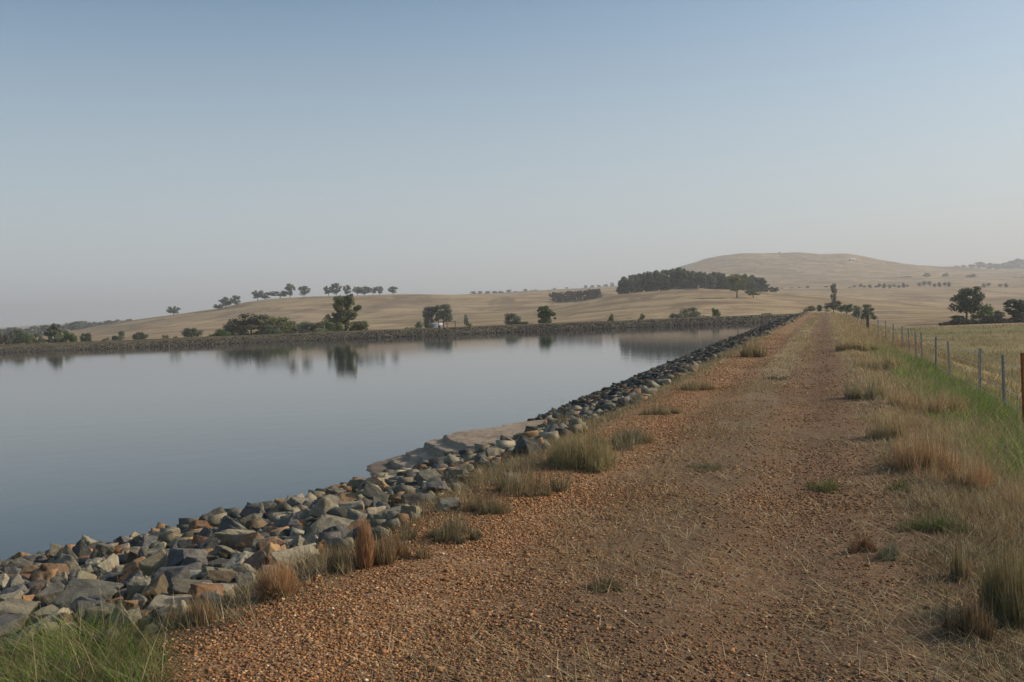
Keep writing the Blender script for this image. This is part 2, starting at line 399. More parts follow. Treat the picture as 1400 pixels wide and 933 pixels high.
obj('dam_crest_track', mesh('dam_crest_track', np.stack([S-1.3, Yg2, Z], -1).reshape(-1, 3), grid_faces(len(ys), len(ss)), smooth=True), M_track, kind='structure')
ss2 = np.concatenate([np.linspace(-13, 5, 64), np.linspace(5.5, 12, 8)]); ts = np.concatenate([np.linspace(0, 160, 200, endpoint=False), np.linspace(160, 330, 60)])
S, T = np.meshgrid(ss2, ts)
tm = (S-nv[0]*S)/av[0]
T2 = tm+(330-tm)*T/330
PX = CORNER[0]+nv[0]*S+av[0]*T2; PY = CORNER[1]+nv[1]*S+av[1]*T2
Z = prof(S)+0.06*vnoise(PX, PY, 3, 8)*sstep(3, 12, T2)
obj('far_embankment', mesh('far_embankment', np.stack([PX, PY, Z], -1).reshape(-1, 3), grid_faces(len(ts), len(ss2)), smooth=True), M_bank, kind='structure')

# water
def inner(s, t=None):
    tm = (s-nv[0]*s)/av[0] if t is None else t
    return (CORNER[0]+nv[0]*s+av[0]*tm, CORNER[1]+nv[1]*s+av[1]*tm, WL)
WV = [(-6.2, -68, WL), inner(-4.9), inner(-4.9, 260), tuple(np.array([-6.2, -68])+np.array([-rh.x, -rh.y])*250)+(WL,)]
obj('water', mesh('water', WV, [[0, 1, 2, 3]]), M_water, kind='structure')

# sand spit at the foot of the near bank
poly = np.array([(-5.0, 13.4), (-6.2, 14.6), (-7.2, 15.6), (-8.1, 16.6), (-8.75, 17.7), (-8.65, 18.9), (-8.2, 20.2), (-7.6, 21.4), (-6.6, 22.6), (-5.0, 24.5)])
gx = np.linspace(-9.6, -5.0, 190); gy = np.linspace(12.8, 25.5, 260); SX, SY = np.meshgrid(gx, gy)
def pdist(X, Y):
    d = np.full(X.shape, 1e9); n = len(poly)
    for i in range(n-1):
        a_, b_ = poly[i], poly[i+1]; ab = b_-a_
        t = np.clip(((X-a_[0])*ab[0]+(Y-a_[1])*ab[1])/(ab@ab), 0, 1)
        d = np.minimum(d, np.hypot(X-a_[0]-t*ab[0], Y-a_[1]-t*ab[1]))
    ins = np.zeros(X.shape, bool); j = n-1
    for i in range(n):
        (xi, yi), (xj, yj) = poly[i], poly[j]
        with np.errstate(divide='ignore', invalid='ignore'):
            c = ((yi > Y) != (yj > Y)) & (X < (xj-xi)*(Y-yi)/(yj-yi+1e-12)+xi)
        ins ^= c; j = i
    return np.where(ins, d, -d)
d = pdist(SX, SY)+0.13*vnoise(SX, SY, .9, 11)+.05*vnoise(SX, SY, .25, 13)
front = 1-sstep(16.5, 20.5, SY)
d2 = d-0.3*front+.10*vnoise(SX, SY, .45, 14)
h = -0.2+0.22*sstep(-0.45, 0.15, d)+0.09*sstep(0.28, 0.32, d2)+0.10*sstep(.58, .62, d2)+0.14*sstep(.90, .95, d2)+0.08*sstep(1.30, 1.35, d2)+0.10*np.clip(d-.5, 0, 3)
h += 0.016*vnoise(SX, SY, 0.3, 12)+.006*vnoise(SX, SY, .08, 15)
SZ = np.maximum(WL+h, dam_z(SX, SY)+.10*sstep(.0, .5, d)-.06*(1-sstep(-.2, .2, d)))
obj('sand_bank', mesh('sand_bank', np.stack([SX, SY, SZ], -1).reshape(-1, 3), grid_faces(len(gy), len(gx)), smooth=True), M_sand, kind='structure')

# ------------------------------------------------------------------ haze
bm = bmesh.new(); bmesh.ops.create_cube(bm, size=1)
bmesh.ops.scale(bm, vec=(15500, 15500, 190), verts=bm.verts); bmesh.ops.translate(bm, vec=(0, 0, -7.5+95), verts=bm.verts)
me = bpy.data.meshes.new('haze'); bm.to_mesh(me); bm.free()
hm = bpy.data.materials.new('haze'); hm.use_nodes = True; ht = hm.node_tree; ht.nodes.clear()
ho = ht.nodes.new('ShaderNodeOutputMaterial'); hv = ht.nodes.new('ShaderNodeVolumePrincipled')
hv.inputs['Color'].default_value = (0.94, 0.945, 0.96, 1); hv.inputs['Density'].default_value = 0.00033; hv.inputs['Anisotropy'].default_value = 0.2
ht.links.new(hv.outputs[0], ho.inputs['Volume'])
tag(obj('haze', me, hm), None, None, kind='stuff')

# ------------------------------------------------------------------ rocks
GREY = [srgb(132,131,120), srgb(112,113,106), srgb(94,96,93), srgb(148,145,132), srgb(122,121,106), srgb(80,82,84), srgb(102,104,108)]
BROWN = [srgb(146,120,94), srgb(128,102,80), srgb(116,98,84), srgb(156,132,102), srgb(112,102,84)]
ORANGE = [srgb(170,130,88), srgb(156,114,78)]
PALE = [srgb(188,180,152), srgb(170,170,158)]
def hulls(n, dirs, rg, npl=11, lo=0.55, hi=1.0):
    N = rg.normal(size=(n, npl, 3))
    ax = np.array([(1,0,0),(-1,0,0),(0,1,0),(0,-1,0),(0,0,1),(0,0,-1)], float)
    N[:, :6] = ax[None]+rg.normal(size=(n, 6, 3))*0.23          # quarried block, skewed faces, a few corners knocked off
    N /= np.linalg.norm(N, axis=2)[:, :, None]
    H = rg.uniform(0.82, 1.15, size=(n, npl)); H[:, :6] = rg.uniform(0.62, 0.86, size=(n, 6))
    dn = np.einsum('vk,npk->nvp', dirs, N)
    rads = np.where(dn > 0.08, H[:, None, :]/np.maximum(dn, 0.08), 9).min(2)
    rads = np.minimum(rads, 1.5)
    return dirs[None]*rads[:, :, None]
from mathutils import noise as mnoise
def hull_proto(rg, fine=False):
    P = np.array([(x, y, z) for x in (-1, 1) for y in (-1, 1) for z in (-1, 1)], float)*np.array([1, .95, .9])+rg.normal(size=(8, 3))*.24
    drop = rg.integers(8); ex = rg.normal(size=(4, 3)); ex /= np.linalg.norm(ex, axis=1)[:, None]
    P = np.concatenate([np.delete(P, [drop] if rg.random() < .6 else [], 0)*rg.uniform(.8, 1.05), ex*1.12])
    bm = bmesh.new(); vs_ = [bm.verts.new(p) for p in P]
    r_ = bmesh.ops.convex_hull(bm, input=vs_)
    loose = [v for v in bm.verts if not v.link_faces]
    if loose: bmesh.ops.delete(bm, geom=loose, context='VERTS')
    bmesh.ops.dissolve_limit(bm, angle_limit=R(14), verts=bm.verts[:], edges=bm.edges[:])
    if fine:
        bmesh.ops.bevel(bm, geom=bm.edges[:], offset=rg.uniform(.06, .15), segments=2, profile=.6, affect='EDGES', clamp_overlap=True)
        bmesh.ops.triangulate(bm, faces=bm.faces[:])
        for it in range(3):
            le = [e for e in bm.edges if e.calc_length() > .20]
            if not le: break
            bmesh.ops.subdivide_edges(bm, edges=le, cuts=1); bmesh.ops.triangulate(bm, faces=bm.faces[:])
        o_ = Vector(rg.uniform(-50, 50, 3))
        for v in bm.verts:
            n_ = v.normal.copy(); v.co += n_*(mnoise.noise(v.co*1.7+o_)*.13+mnoise.noise(v.co*4.5+o_)*.06)
    bmesh.ops.triangulate(bm, faces=bm.faces[:]); bm.verts.index_update()
    V = np.array([v.co[:] for v in bm.verts]); Fc = np.array([[v.index for v in f.verts] for f in bm.faces]); bm.free()
    V -= V.mean(0); V /= np.abs(V).max(0); return V, Fc
_pr = np.random.default_rng(77); PROTO_R = [hull_proto(_pr) for _ in range(36)]
I1, F1 = ico(1); I2, F2 = ico(2); I3, F3 = ico(3); I4, F4 = ico(4)
class Rock: pass
HT = np.geomspace(2.5, 260, 420)
def hit_many(px, py):
    px = np.atleast_1d(np.asarray(px, float)); py = np.atleast_1d(np.asarray(py, float)); out = []
    for a_ in range(0, len(px), 2000):
        D = np.array(fwdv)[None]+np.array(cr)[None]*((px[a_:a_+2000]-700)/F)[:, None]-np.array(cu)[None]*((py[a_:a_+2000]-466.5)/F)[:, None]
        P = D[:, None, :]*HT[None, :, None]; P[..., 2] += EYE
        g = P[..., 2]-dam_z(P[..., 0], P[..., 1]); k = np.argmax(g < 0, 1); k = np.maximum(k, 1); i = np.arange(len(k))
        g0, g1 = g[i, k-1], g[i, k]; t = HT[k-1]+(HT[k]-HT[k-1])*g0/np.maximum(g0-g1, 1e-9)
        out.append(D*t[:, None]+np.array([0, 0, EYE]))
    return np.concatenate(out)
def hit(px, py): return Vector(hit_many(px, py)[0])
def on_sand(x, y): return (pdist(np.asarray(x, float), np.asarray(y, float)) > .12) & (np.asarray(x) < -5.35+.25*vnoise(y, np.zeros_like(y), 1.0, 23))
rocks = []
def zband(x, y): return float(dam_z(x, y))
def add_rock(x, y, z, dims, tint, rotz=None, tilt=None, hero=None, seed=None):
    r = Rock(); r.p = (x, y, z); r.d = dims; r.t = tint; r.rz = rng.uniform(0, 6.28) if rotz is None else rotz
    r.tilt = tilt if tilt is not None else (rng.normal()*0.48, rng.normal()*0.48); r.hero = hero
    r.size = (dims[0]*dims[1]*dims[2])**(1/3)
    rocks.append(r); return r
# the rocks one can tell apart in the photograph: pixel centre, width and height in pixels, colour, words
HERO = [
 (86,761,38,34,ORANGE[0],'orange brown square rock perched on the edge against the water',.9),
 (22,842,66,52,GREY[0],'large flat grey slab at the left edge, above the green grass',1.1),
 (112,818,108,56,GREY[1],'largest grey green slab, broad and flat topped, behind the green grass',1.1),
 (191,803,32,54,GREY[3],'upright grey wedge standing to the right of the largest slab',.7),
 (187,780,42,38,BROWN[0],'rounded red brown rock with a white quartz spot',.9),
 (20,799,46,30,BROWN[1],'wide brown rock at the left edge above the flat slab',.9),
 (52,784,50,34,BROWN[3],'tan block with a flat sloping top near the left edge',.9),
 (50,812,36,22,BROWN[1],'dark brown rounded stone wedged above the largest slab',.9),
 (131,774,28,38,PALE[1],'pale grey block with a white corner near the water',.8),
 (156,796,38,32,GREY[6],'blue grey mottled rock right above the largest slab',.9),
 (226,768,46,42,GREY[1],'pointed grey rock with a ridge in the middle of the pile',.9),
 (238,797,64,42,GREY[5],'dark slate rock below the pointed grey rock',.9),
 (252,775,22,20,srgb(196,140,70),'small bright orange stone among grey rocks',.9),
 (322,738,66,46,GREY[3],'big tilted grey slab leaning over a dark gap',.7),
 (364,748,38,28,GREY[0],'tilted grey block just right of the big leaning slab',.8),
 (276,788,34,24,PALE[1],'flat pale stone beside the small orange stone',.9),
 (302,797,44,32,BROWN[4],'brown grey angular rock left of the round dead bush',.9),
 (331,783,36,30,GREY[3],'white speckled grey rock touching the round dead bush',.9),
 (292,822,44,26,GREY[1],'smooth grey rock at the gravel edge below the brown grey one',1.),
 (178,832,28,26,BROWN[0],'orange brown wedge half hidden by the green grass',.9),
 (228,830,66,22,GREY[3],'long flat pale grey rock above the grass seed heads',1.2),
 (184,762,44,15,PALE[0],'cream coloured flat slab near the water edge',1.2),
 (553,684,38,20,BROWN[0],'orange brown rounded rock in the middle of the bank',1.),
 (520,674,32,17,BROWN[4],'olive brown rounded rock before the sand spit',1.),
 (536,703,62,15,GREY[3],'long flat grey slab beside the tall dry weed',1.3),
 (464,722,52,26,GREY[0],'grey slab left of the tall red brown weed',1.),
 (368,713,58,16,GREY[3],'long flat grey slab at the water side',1.3),
 (586,666,22,20,PALE[1],'pale upright stone below the sand spit',.9),
 (370,729,28,16,BROWN[1],'brown block under the long flat grey slab',1.),
 (290,768,32,26,GREY[2],'dark pointed grey rock between the orange stone and the leaning slab',.9),
 (20,885,60,32,GREY[1],'grey rock at the lower left corner behind the green grass',1.),
 (636,655,30,22,BROWN[4],'brown grey block at the foot of the sand spit',1.),
 (615,690,44,22,GREY[0],'flat topped grey rock left of the dried grass tufts',1.),
 (700,655,40,20,GREY[1],'grey rock beside the golden grass clump',1.),
 (720,608,34,18,BROWN[4],'brown grey rock where the sand spit joins the bank',1.),
 (436,700,40,22,GREY[2],'dark grey rock at the water side left of the dark hollow',1.),
 (400,740,36,24,GREY[0],'grey rock above the round dead bush',1.),
 (345,765,30,22,PALE[1],'small pale rock just above the round dead bush',1.),
]
for (px, py, wp, hp, c, lab, fl) in HERO:
    p = hit(px, py+hp*.35); p.z += hp*.30*p.dot(fh)/F
    fw = p.dot(fh); m_ = fw/F*(.8 if px > 500 else .95)
    wd, hh = wp*m_, hp*m_
    add_rock(p.x, p.y, p.z, (wd*0.52, wd*0.42*fl, min(hh*0.52, wd*.5)), c*np.array([1.10, .985, .83])*rng.uniform(.85, 1.0), rotz=TH+rng.uniform(-.25, .25), tilt=(rng.uniform(.05, .25), rng.normal()*.15), hero=lab)
def pick(rg):
    u = rg.random()
    L = GREY if u < .79 else BROWN if u < .95 else ORANGE if u < .965 else PALE
    return L[rg.integers(len(L))]*rg.uniform(.75, 1.2)*np.array([1.10, .985, .83])
PA = np.zeros((0, 3))
for r in rocks: PA = np.vstack([PA, (r.p[0], r.p[1], max(r.d[0], r.d[1])*0.8)])
def try_fill(n, lo, hi, y0, y1, ov, lift, thin=0.0):
    global PA
    for _ in range(n):
        y = y0+(y1-y0)*rng.random(); e = float(edgeX(y)); x = rng.uniform(e-0.45, -3.2); s = rng.uniform(lo, hi)
        if x > -3.5+0.22*math.sin(y*1.1)+0.2*math.sin(y*2.9) - (1.0 if y < 4.5 else 0): continue
        if 13 < y < 25 and bool(on_sand(x, y)): continue
        if thin and rng.random() < thin*max(0, (x+5.2)/2): continue
        if ((PA[:, 0]-x)**2+(PA[:, 1]-y)**2 < (ov*(PA[:, 2]+s))**2).any(): continue
        PA = np.vstack([PA, (x, y, s)])
        add_rock(x, y, zband(x, y)+s*lift, (s*rng.uniform(1.0, 1.5), s*rng.uniform(.75, 1.1), s*rng.uniform(.5, .95)), pick(rng))
try_fill(110, .13, .18, 2.5, 26, .9, .3)
try_fill(1500, .085, .125, 2.5, 28, .85, .35)
try_fill(9000, .06, .095, 2.5, 26, .8, .4)
try_fill(9000, .04, .06, 3.5, 18, .8, .4)
PA = PA[:len(HERO)]
try_fill(1500, .06, .12, 2.5, 26, .95, 1.0)
def rock_geo(rs, dirs, Fc, rg, rough=0.0):
    n = len(rs); V = hulls(n, dirs, rg)
    if rough:
        for k in range(3):
            kk = rg.normal(size=(n, 3))*(4*2**k); ph = rg.uniform(0, 6.28, n)
            V = V*(1+rough/(k+1)*np.sin(np.einsum('nvc,nc->nv', V, kk)+ph[:, None]))[:, :, None]
    V = V*np.array([r.d for r in rs])[:, None, :]*1.12
    out = np.empty_like(V)
    for i, r in enumerate(rs):
        Mx = np.array((Matrix.Rotation(r.rz, 3, 'Z') @ Matrix.Rotation(r.tilt[0], 3, 'X') @ Matrix.Rotation(r.tilt[1], 3, 'Y')))
        out[i] = V[i]@Mx.T
    return out
# which show largest
for r in rocks:
    q = project(r.p); r.q = q
    r.vis = 0 if (q is None or not (-20 < q[0] < 1420 and q[1] < 950)) else r.size/q[2]+(9 if r.hero else 0)
rocks.sort(key=lambda r: -r.vis)
ind = [r for r in rocks if r.vis > 0][:300]; rest = [r for r in rocks if r not in ind]
def colour_word(t):
    r_, g_, b_ = t; s = (r_+g_+b_)/3
    if r_/b_ > 3.0: return 'orange brown'
    if r_/b_ > 1.75: return 'brown'
    if s > .3: return 'pale cream'
    if r_ < b_*1.02: return 'blue grey' if s > .12 else 'dark slate'
    return 'pale grey' if s > .22 else 'grey' if s > .15 else 'dark grey'
heroes = [r for r in ind if r.hero]
cells = {}
ORD = ['', 'second ', 'third ', 'fourth ', 'fifth ', 'sixth ', 'seventh ', 'eighth ', 'ninth ', 'tenth ', 'eleventh ', 'twelfth ', 'thirteenth ', 'fourteenth ']
SHORT = {}
NICK = ['orange brown square rock', 'large flat slab at the left edge', 'largest grey green slab', 'upright grey wedge', 'red brown rock with quartz spot', 'wide brown rock at the left edge',
        'tan flat topped block', 'dark brown rounded stone', 'pale grey white cornered block', 'blue grey mottled rock', 'pointed grey rock', 'dark slate rock', 'small bright orange stone',
        'big leaning slab', 'tilted grey block', 'flat pale stone', 'brown grey angular rock', 'white speckled grey rock', 'smooth grey rock', 'orange brown wedge', 'long pale rock above the grass',
        'cream coloured flat slab', 'orange brown rock mid bank', 'olive brown rounded rock', 'long flat slab beside the tall weed', 'grey slab left of the tall weed', 'long flat slab at the water side',
        'pale upright stone below the spit', 'brown block under the long slab', 'dark pointed grey rock', 'grey rock in the lower left corner', 'brown grey block at the spit', 'flat topped grey rock',
        'grey rock beside the golden clump', 'brown grey rock joining the spit', 'dark grey rock at the water side', 'grey rock above the dead bush', 'small pale rock above the dead bush']
for r in heroes: SHORT[id(r)] = NICK[[h_[5] for h_ in HERO].index(r.hero)]
for r in ind:
    if r.hero: r.label = r.hero; continue
    h_ = min(heroes, key=lambda a_: (a_.q[0]-r.q[0])**2+((a_.q[1]-r.q[1])*1.5)**2)
    dx, dy = r.q[0]-h_.q[0], (r.q[1]-h_.q[1])*1.5
    an = math.degrees(math.atan2(-dy, dx)) % 360
    dn = ['right of', 'above and right of', 'above', 'above and left of', 'left of', 'below and left of', 'below', 'below and right of'][int(((an+22.5) % 360)//45)]
    ang_ = max(r.d)*F/r.q[2]*2
    sz = 'large' if ang_ > 40 else 'medium' if ang_ > 24 else 'small'
    key = (sz, colour_word(r.t), dn, id(h_)); cells.setdefault(key, []).append((math.hypot(dx, dy), r, h_))
for (sz, cw, dn, hid), L in cells.items():
    L.sort(key=lambda a_: a_[0])
    for k, (_, r, h_) in enumerate(L):
        base = SHORT[hid].split()
        near = ' '.join(base)
        o_ = ORD[min(k, len(ORD)-1)]
        r.label = f"{o_+'nearest ' if len(L) > 1 else ''}{sz} {cw} rock {dn} the {near}"
        if len(r.label.split()) > 16: r.label = ' '.join(r.label.split()[:16])
seen = {}
for r in ind:
    seen.setdefault(r.label, []).append(r)
rg2 = np.random.default_rng(21)
big_i = [r for r in ind if r.hero]; oth = [r for r in ind if not r.hero]
for r in ind:
    V, Fc = hull_proto(rg2, True)
    Mx = np.array((Matrix.Rotation(r.rz, 3, 'Z') @ Matrix.Rotation(r.tilt[0], 3, 'X') @ Matrix.Rotation(r.tilt[1], 3, 'Y')))
    V = (V*np.array(r.d)*1.0)@Mx.T
    o = obj('rock', mesh('rock', V, Fc, r.t), M_rock); o.location = r.p
    tag(o, r.label, 'rock', 'grey and brown rocks piled along the near bank')
def many(n, dirs, Fc, pos, dims, tints, rg, npl=9):
    if npl != 7:
        out = []; off = 0; w_ = rg.integers(len(PROTO_R), size=n)
        for k, (Vp, Fp) in enumerate(PROTO_R):
            m = np.where(w_ == k)[0]
            if len(m) == 0: continue
            v, f, t_ = place_(np.repeat(Vp[None], len(m), 0)*dims[m][:, None, :], Fp, pos[m], tints[m], rg); out.append((v, f+off, t_)); off += len(v)
        return tuple(np.concatenate([q[i] for q in out]) for i in range(3))
    V = hulls(n, dirs, rg, npl)*dims[:, None, :]
    return place_(V, Fc, pos, tints, rg)
def place_(V, Fc, pos, tints, rg):
    n = len(V); nv_ = V.shape[1]
    a_ = rg.uniform(0, 6.28, n); b_ = rg.normal(size=n)*.6
    cz, sz_ = np.cos(a_), np.sin(a_); cb, sb = np.cos(b_), np.sin(b_)
    x, y, z = V[..., 0], V[..., 1], V[..., 2]
    y, z = y*cb[:, None]-z*sb[:, None], y*sb[:, None]+z*cb[:, None]
    x, y = x*cz[:, None]-y*sz_[:, None], x*sz_[:, None]+y*cz[:, None]
    V = np.stack([x, y, z], -1)+pos[:, None, :]
    return V.reshape(-1, 3), (Fc[None]+np.arange(n)[:, None, None]*nv_).reshape(-1, 3), np.repeat(tints, nv_, 0)
PAL = np.array(GREY*3+BROWN*1+[BROWN[4], PALE[1]])*np.array([1.10, .985, .83])
parts = [many(len(rest), I1, F1, np.array([r.p for r in rest]), np.array([r.d for r in rest]), np.array([r.t for r in rest]), rg2)]
# rocks of the bank farther off, and the slope down to the water
def bank_rocks(n, y0, y1, slo, shi, D, Fc, seed, dark=1.0):
    rg = np.random.default_rng(seed)
    y = np.exp(rg.uniform(math.log(y0), math.log(y1), n)) if y0 > 5 else rg.uniform(y0, y1, n)
    e = edgeX(y); lim = -3.55+0.3*np.sin(y*.8)+.25*np.sin(y*.33+1); x = e-.35+(lim-e+.35)*rg.random(n)
    kk = ~on_sand(x, y); x, y = x[kk], y[kk]; n = len(x)
    s = rg.uniform(slo, shi, n)*(1+np.clip(y-30, 0, 150)/260)
    z = dam_z(x, y)+s*rg.uniform(.1, .8, n)
    dims = np.stack([s*rg.uniform(.9, 1.5, n), s*rg.uniform(.8, 1.1, n), s*rg.uniform(.55, 1, n)], -1)
    t = PAL[rg.integers(len(PAL), size=n)]*rg.uniform(.6, 1.1, (n, 1))*dark
    return many(n, D, Fc, np.stack([x, y, z], -1), dims, t, rg)
parts.append(bank_rocks(9500, 24, 75, .07, .155, I2, F2, 31, .62))  # farther rocks tinted darker, their shaded faces put into the colour
parts.append(bank_rocks(15000, 60, 193, .10, .18, I1, F1, 32, .5))
parts.append(bank_rocks(5000, 2.6, 26, .035, .075, I1, F1, 34, .55))
def joined(name, parts, mat, label, cat):
    off = 0; Vs, Fs, Ts = [], [], []
    for V, Fc, T in parts: Vs.append(V); Fs.append(Fc+off); Ts.append(T); off += len(V)
    o = obj(name, mesh(name, np.concatenate(Vs), np.concatenate(Fs), np.concatenate(Ts)), mat)
    return tag(o, label, cat, kind='stuff')
joined('bank_rocks', parts, M_rock, 'dark mass of smaller and farther rocks armouring the near bank above the water', 'rocks')
# far embankment riprap
rg = np.random.default_rng(40); n = 12000
t = rg.uniform(3, 215, n); s_ = -2.2-1.6*sstep(70, 150, t)-rg.random(n)**.8*(5.0-1.6*sstep(70, 150, t)); tmn = (s_-nv[0]*s_)/av[0]; t = np.maximum(t, tmn+.5)
px_ = CORNER[0]+nv[0]*s_+av[0]*t; py_ = CORNER[1]+nv[1]*s_+av[1]*t; s = rg.uniform(.08, .19, n)
zz = prof(s_)
pal = np.array([srgb(96,96,90), srgb(84,82,76), srgb(120,112,96), srgb(74,74,72), srgb(100,92,78), srgb(158,148,124)])
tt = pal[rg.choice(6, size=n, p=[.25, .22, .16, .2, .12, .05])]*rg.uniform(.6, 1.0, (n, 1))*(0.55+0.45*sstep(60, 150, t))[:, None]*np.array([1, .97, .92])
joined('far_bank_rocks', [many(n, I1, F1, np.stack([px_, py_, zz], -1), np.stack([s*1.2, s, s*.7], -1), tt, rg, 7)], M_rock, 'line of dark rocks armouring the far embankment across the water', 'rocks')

# ------------------------------------------------------------------ gravel on the track
OD = np.array([(1,0,0),(0,1,0),(-1,0,0),(0,-1,0),(0,0,1),(0,0,-1)], float)
OF = np.array([(0,1,4),(1,2,4),(2,3,4),(3,0,4),(1,0,5),(2,1,5),(3,2,5),(0,3,5)])
def pebbles(n, y0, y1, lo, hi, seed, pw=1.0):
    rg = np.random.default_rng(seed)
    u = rg.random(n); y = y0*(y1/y0)**u
    x = rg.uniform(-3.5, 1.3, n)
    # density: strong on the left, weaker in the ruts and the right
    dens = np.interp(x, [-3.5, -3.0, -2.6, -1.3, -0.8, -.3, .3, 1.3], [.35, .9, 1, .85, .5, .55, .35, .1])
    dens *= np.clip(.62+.8*vnoise(x, y, .9, 17)+.25*vnoise(x, y, .25, 18), .06, 1)
    dens *= 1-.75*np.exp(-((x+1.2+.2*np.sin(y*.13))/.42)**2)*np.interp(y, [4, 20], [.3, 1])
    k = rg.random(n) < dens; x, y = x[k], y[k]; n = len(x)
    s = lo+(hi-lo)*rg.random(n)**2.2
    V = OD[None]*(1+rg.uniform(-.4, .4, (n, 6, 1)))+rg.uniform(-.3, .3, (n, 6, 3))
    V = np.einsum('nij,nvj->nvi', rand_rot(n, rg), V)*s[:, None, None]*np.array([1, 1, .6])
    V += np.stack([x, y, dam_z(x, y)+s*.08], -1)[:, None, :]
    pal = np.array([(.175,.090,.044),(.25,.132,.064),(.31,.172,.086),(.13,.070,.038),(.38,.24,.135),(.21,.142,.088),(.55,.46,.34),(.085,.052,.032)])
    t = pal[rg.choice(8, size=n, p=[.24, .24, .19, .10, .09, .09, .01, .04])]*rg.uniform(1.05, 1.75, (n, 1))*np.array([1.0, .905, .765])
    grey = np.interp(x, [-2.2, -1.0, 1], [0, .35, .45])[:, None]
    t = t*(1-grey)+np.array([.14, .096, .058])*grey*rg.uniform(.6, 1.3, (n, 1))
    return V.reshape(-1, 3), (OF[None]+np.arange(n)[:, None, None]*6).reshape(-1, 3), np.repeat(t, 6, 0)
joined('gravel', [pebbles(190000, 3.0, 9, .004, .0145, 51), pebbles(80000, 8, 22, .008, .020, 52), pebbles(25000, 20, 60, .016, .034, 53), pebbles(1500, 3, 16, .016, .032, 54)], M_stone, 'loose rusty brown gravel covering the track on the dam crest', 'gravel')

# ------------------------------------------------------------------ grass
def blades(P, H, W, lean, tint, rg, bend=0.5, dirs=None):
    """curved tapering blades: two quads and a tip each"""
    n = len(P); a_ = rg.uniform(0, 6.283, n) if dirs is None else dirs
    d = np.stack([np.cos(a_), np.sin(a_), np.zeros(n)], -1); b_ = a_+rg.uniform(.6, 2.5, n)
    wv = np.stack([np.cos(b_), np.sin(b_), np.zeros(n)], -1)*W[:, None]*.5
    lean = lean[:, None]; Hh = H[:, None]; z = np.array([0, 0, 1.0])
    def pt(t): return P+d*Hh*(lean*t+bend*lean*t*t)+z*Hh*(t*np.sqrt(np.clip(1-lean**2*.75, .05, 1))*(1-.25*bend*t*lean))
    p0, p1, p2 = pt(0), pt(.5), pt(1.0)
    V = np.stack([p0-wv, p0+wv, p1+wv*.75, p1-wv*.75, p2+wv*.12, p2-wv*.12], 1).reshape(-1, 3)
    Q = np.array([(0, 1, 2, 3), (3, 2, 4, 5)])
    return V, (Q[None]+np.arange(n)[:, None, None]*6).reshape(-1, 4), np.repeat(tint, 6, 0)
STRAW = np.array([(.40,.31,.17),(.31,.23,.12),(.46,.38,.235),(.25,.17,.09),(.21,.135,.075),(.34,.27,.14),(.28,.25,.12)])
GREEN = np.array([(.13,.20,.035),(.19,.26,.05),(.10,.15,.03),(.26,.30,.08),(.15,.18,.045)])
GREYG = np.array([(.19,.19,.12),(.25,.235,.14),(.16,.165,.10)])
RUST = np.array([(.30,.155,.075),(.36,.21,.11),(.24,.12,.06),(.40,.27,.15)])
def pal_pick(p, n, rg, v=.2): return p[rg.integers(len(p), size=n)]*rg.uniform(1-v, 1+v, (n, 1))
def field(n, x0, x1, y0, y1, fn_h, wid, pal, seed, zf, lean=(.2, .7), mask=None, clump=None):
    rg = np.random.default_rng(seed)
    y = y0*(y1/y0)**rg.random(n); x = rg.uniform(x0, x1, n)
    k = np.ones(n, bool) if mask is None else rg.random(n) < mask(x, y)
    x, y = x[k], y[k]; n = len(x)
    H = fn_h(x, y, rg); W = wid*(1+np.clip(y-8, 0, 200)*.05)*rg.uniform(.6, 1.3, n)
    return blades(np.stack([x, y, zf(x, y)-.005], -1), H, W, rg.uniform(*lean, n), pal(x, y, rg), rg)
def clumpy(x, y, s, seed, lo=.0, g=1.2): return np.clip(.45+g*vnoise(x, y, s, seed), lo, 1)
# right verge: dry grass between the track and the fence
def h_verge(x, y, rg):
    base = np.interp(x, [.4, 1.0, 1.6, 3.2, 5], [.04, .13, .26, .30, .35])
    base = base*np.clip(y/9, .7, 1.0)
    return base*rg.uniform(.35, 1.25, len(x))*(.6+.6*clumpy(x, y, .7, 61))
def pal_verge(x, y, rg):
    n = len(x); t = pal_pick(STRAW, n, rg)
    r = pal_pick(RUST, n, rg)*.85; k = (rg.random(n) < .25*clumpy(x, y, .8, 64))[:, None]; t = np.where(k, r, t)
    gk = clumpy(x, y, 1.1, 65, 0, 1.6)*.2; k = (rg.random(n) < gk)[:, None]
    t = np.where(k, pal_pick(GREYG, n, rg), t)
    dead = np.interp(y, [3, 12, 25], [1.15, 1.35, 1.45])[:, None]
    return t*dead
m_verge = lambda x, y: np.interp(x, [.25, .75, 1.2], [.12, .6, 1])*clumpy(x, y, .6, 62, .3)*(1-.95*np.exp(-((x-2.6)/.8)**2)*np.interp(y, [6, 10, 32, 48], [0, 1, 1, 0]))
dry = [field(260000, .35, 3.4, 3.0, 16, h_verge, .0042, pal_verge, 71, dam_z, mask=m_verge),
       field(110000, .3, 3.6, 14, 60, lambda x, y, r: h_verge(x, y, r)*1.25, .0055, pal_verge, 72, dam_z, mask=m_verge),
       field(50000, .2, 4.6, 50, 178, lambda x, y, r: h_verge(x, y, r)*1.3, .0060, pal_verge, 73, dam_z, mask=lambda x, y: np.clip(x, .15, 1))]
dry += [field(150000, .45, 3.4, 3.0, 11, lambda x, y, r: r.uniform(.03, .12, len(x)), .0036, lambda x, y, r: np.where((r.random(len(x)) < .35)[:, None], pal_pick(STRAW, len(x), r)*.9, pal_pick(np.array([(.13,.09,.05),(.17,.125,.07),(.10,.085,.045),(.12,.12,.06)]), len(x), r)), 91, dam_z, mask=lambda x, y: np.interp(x, [.45, 1.1], [.15, 1])*clumpy(x, y, .5, 92, .25))]
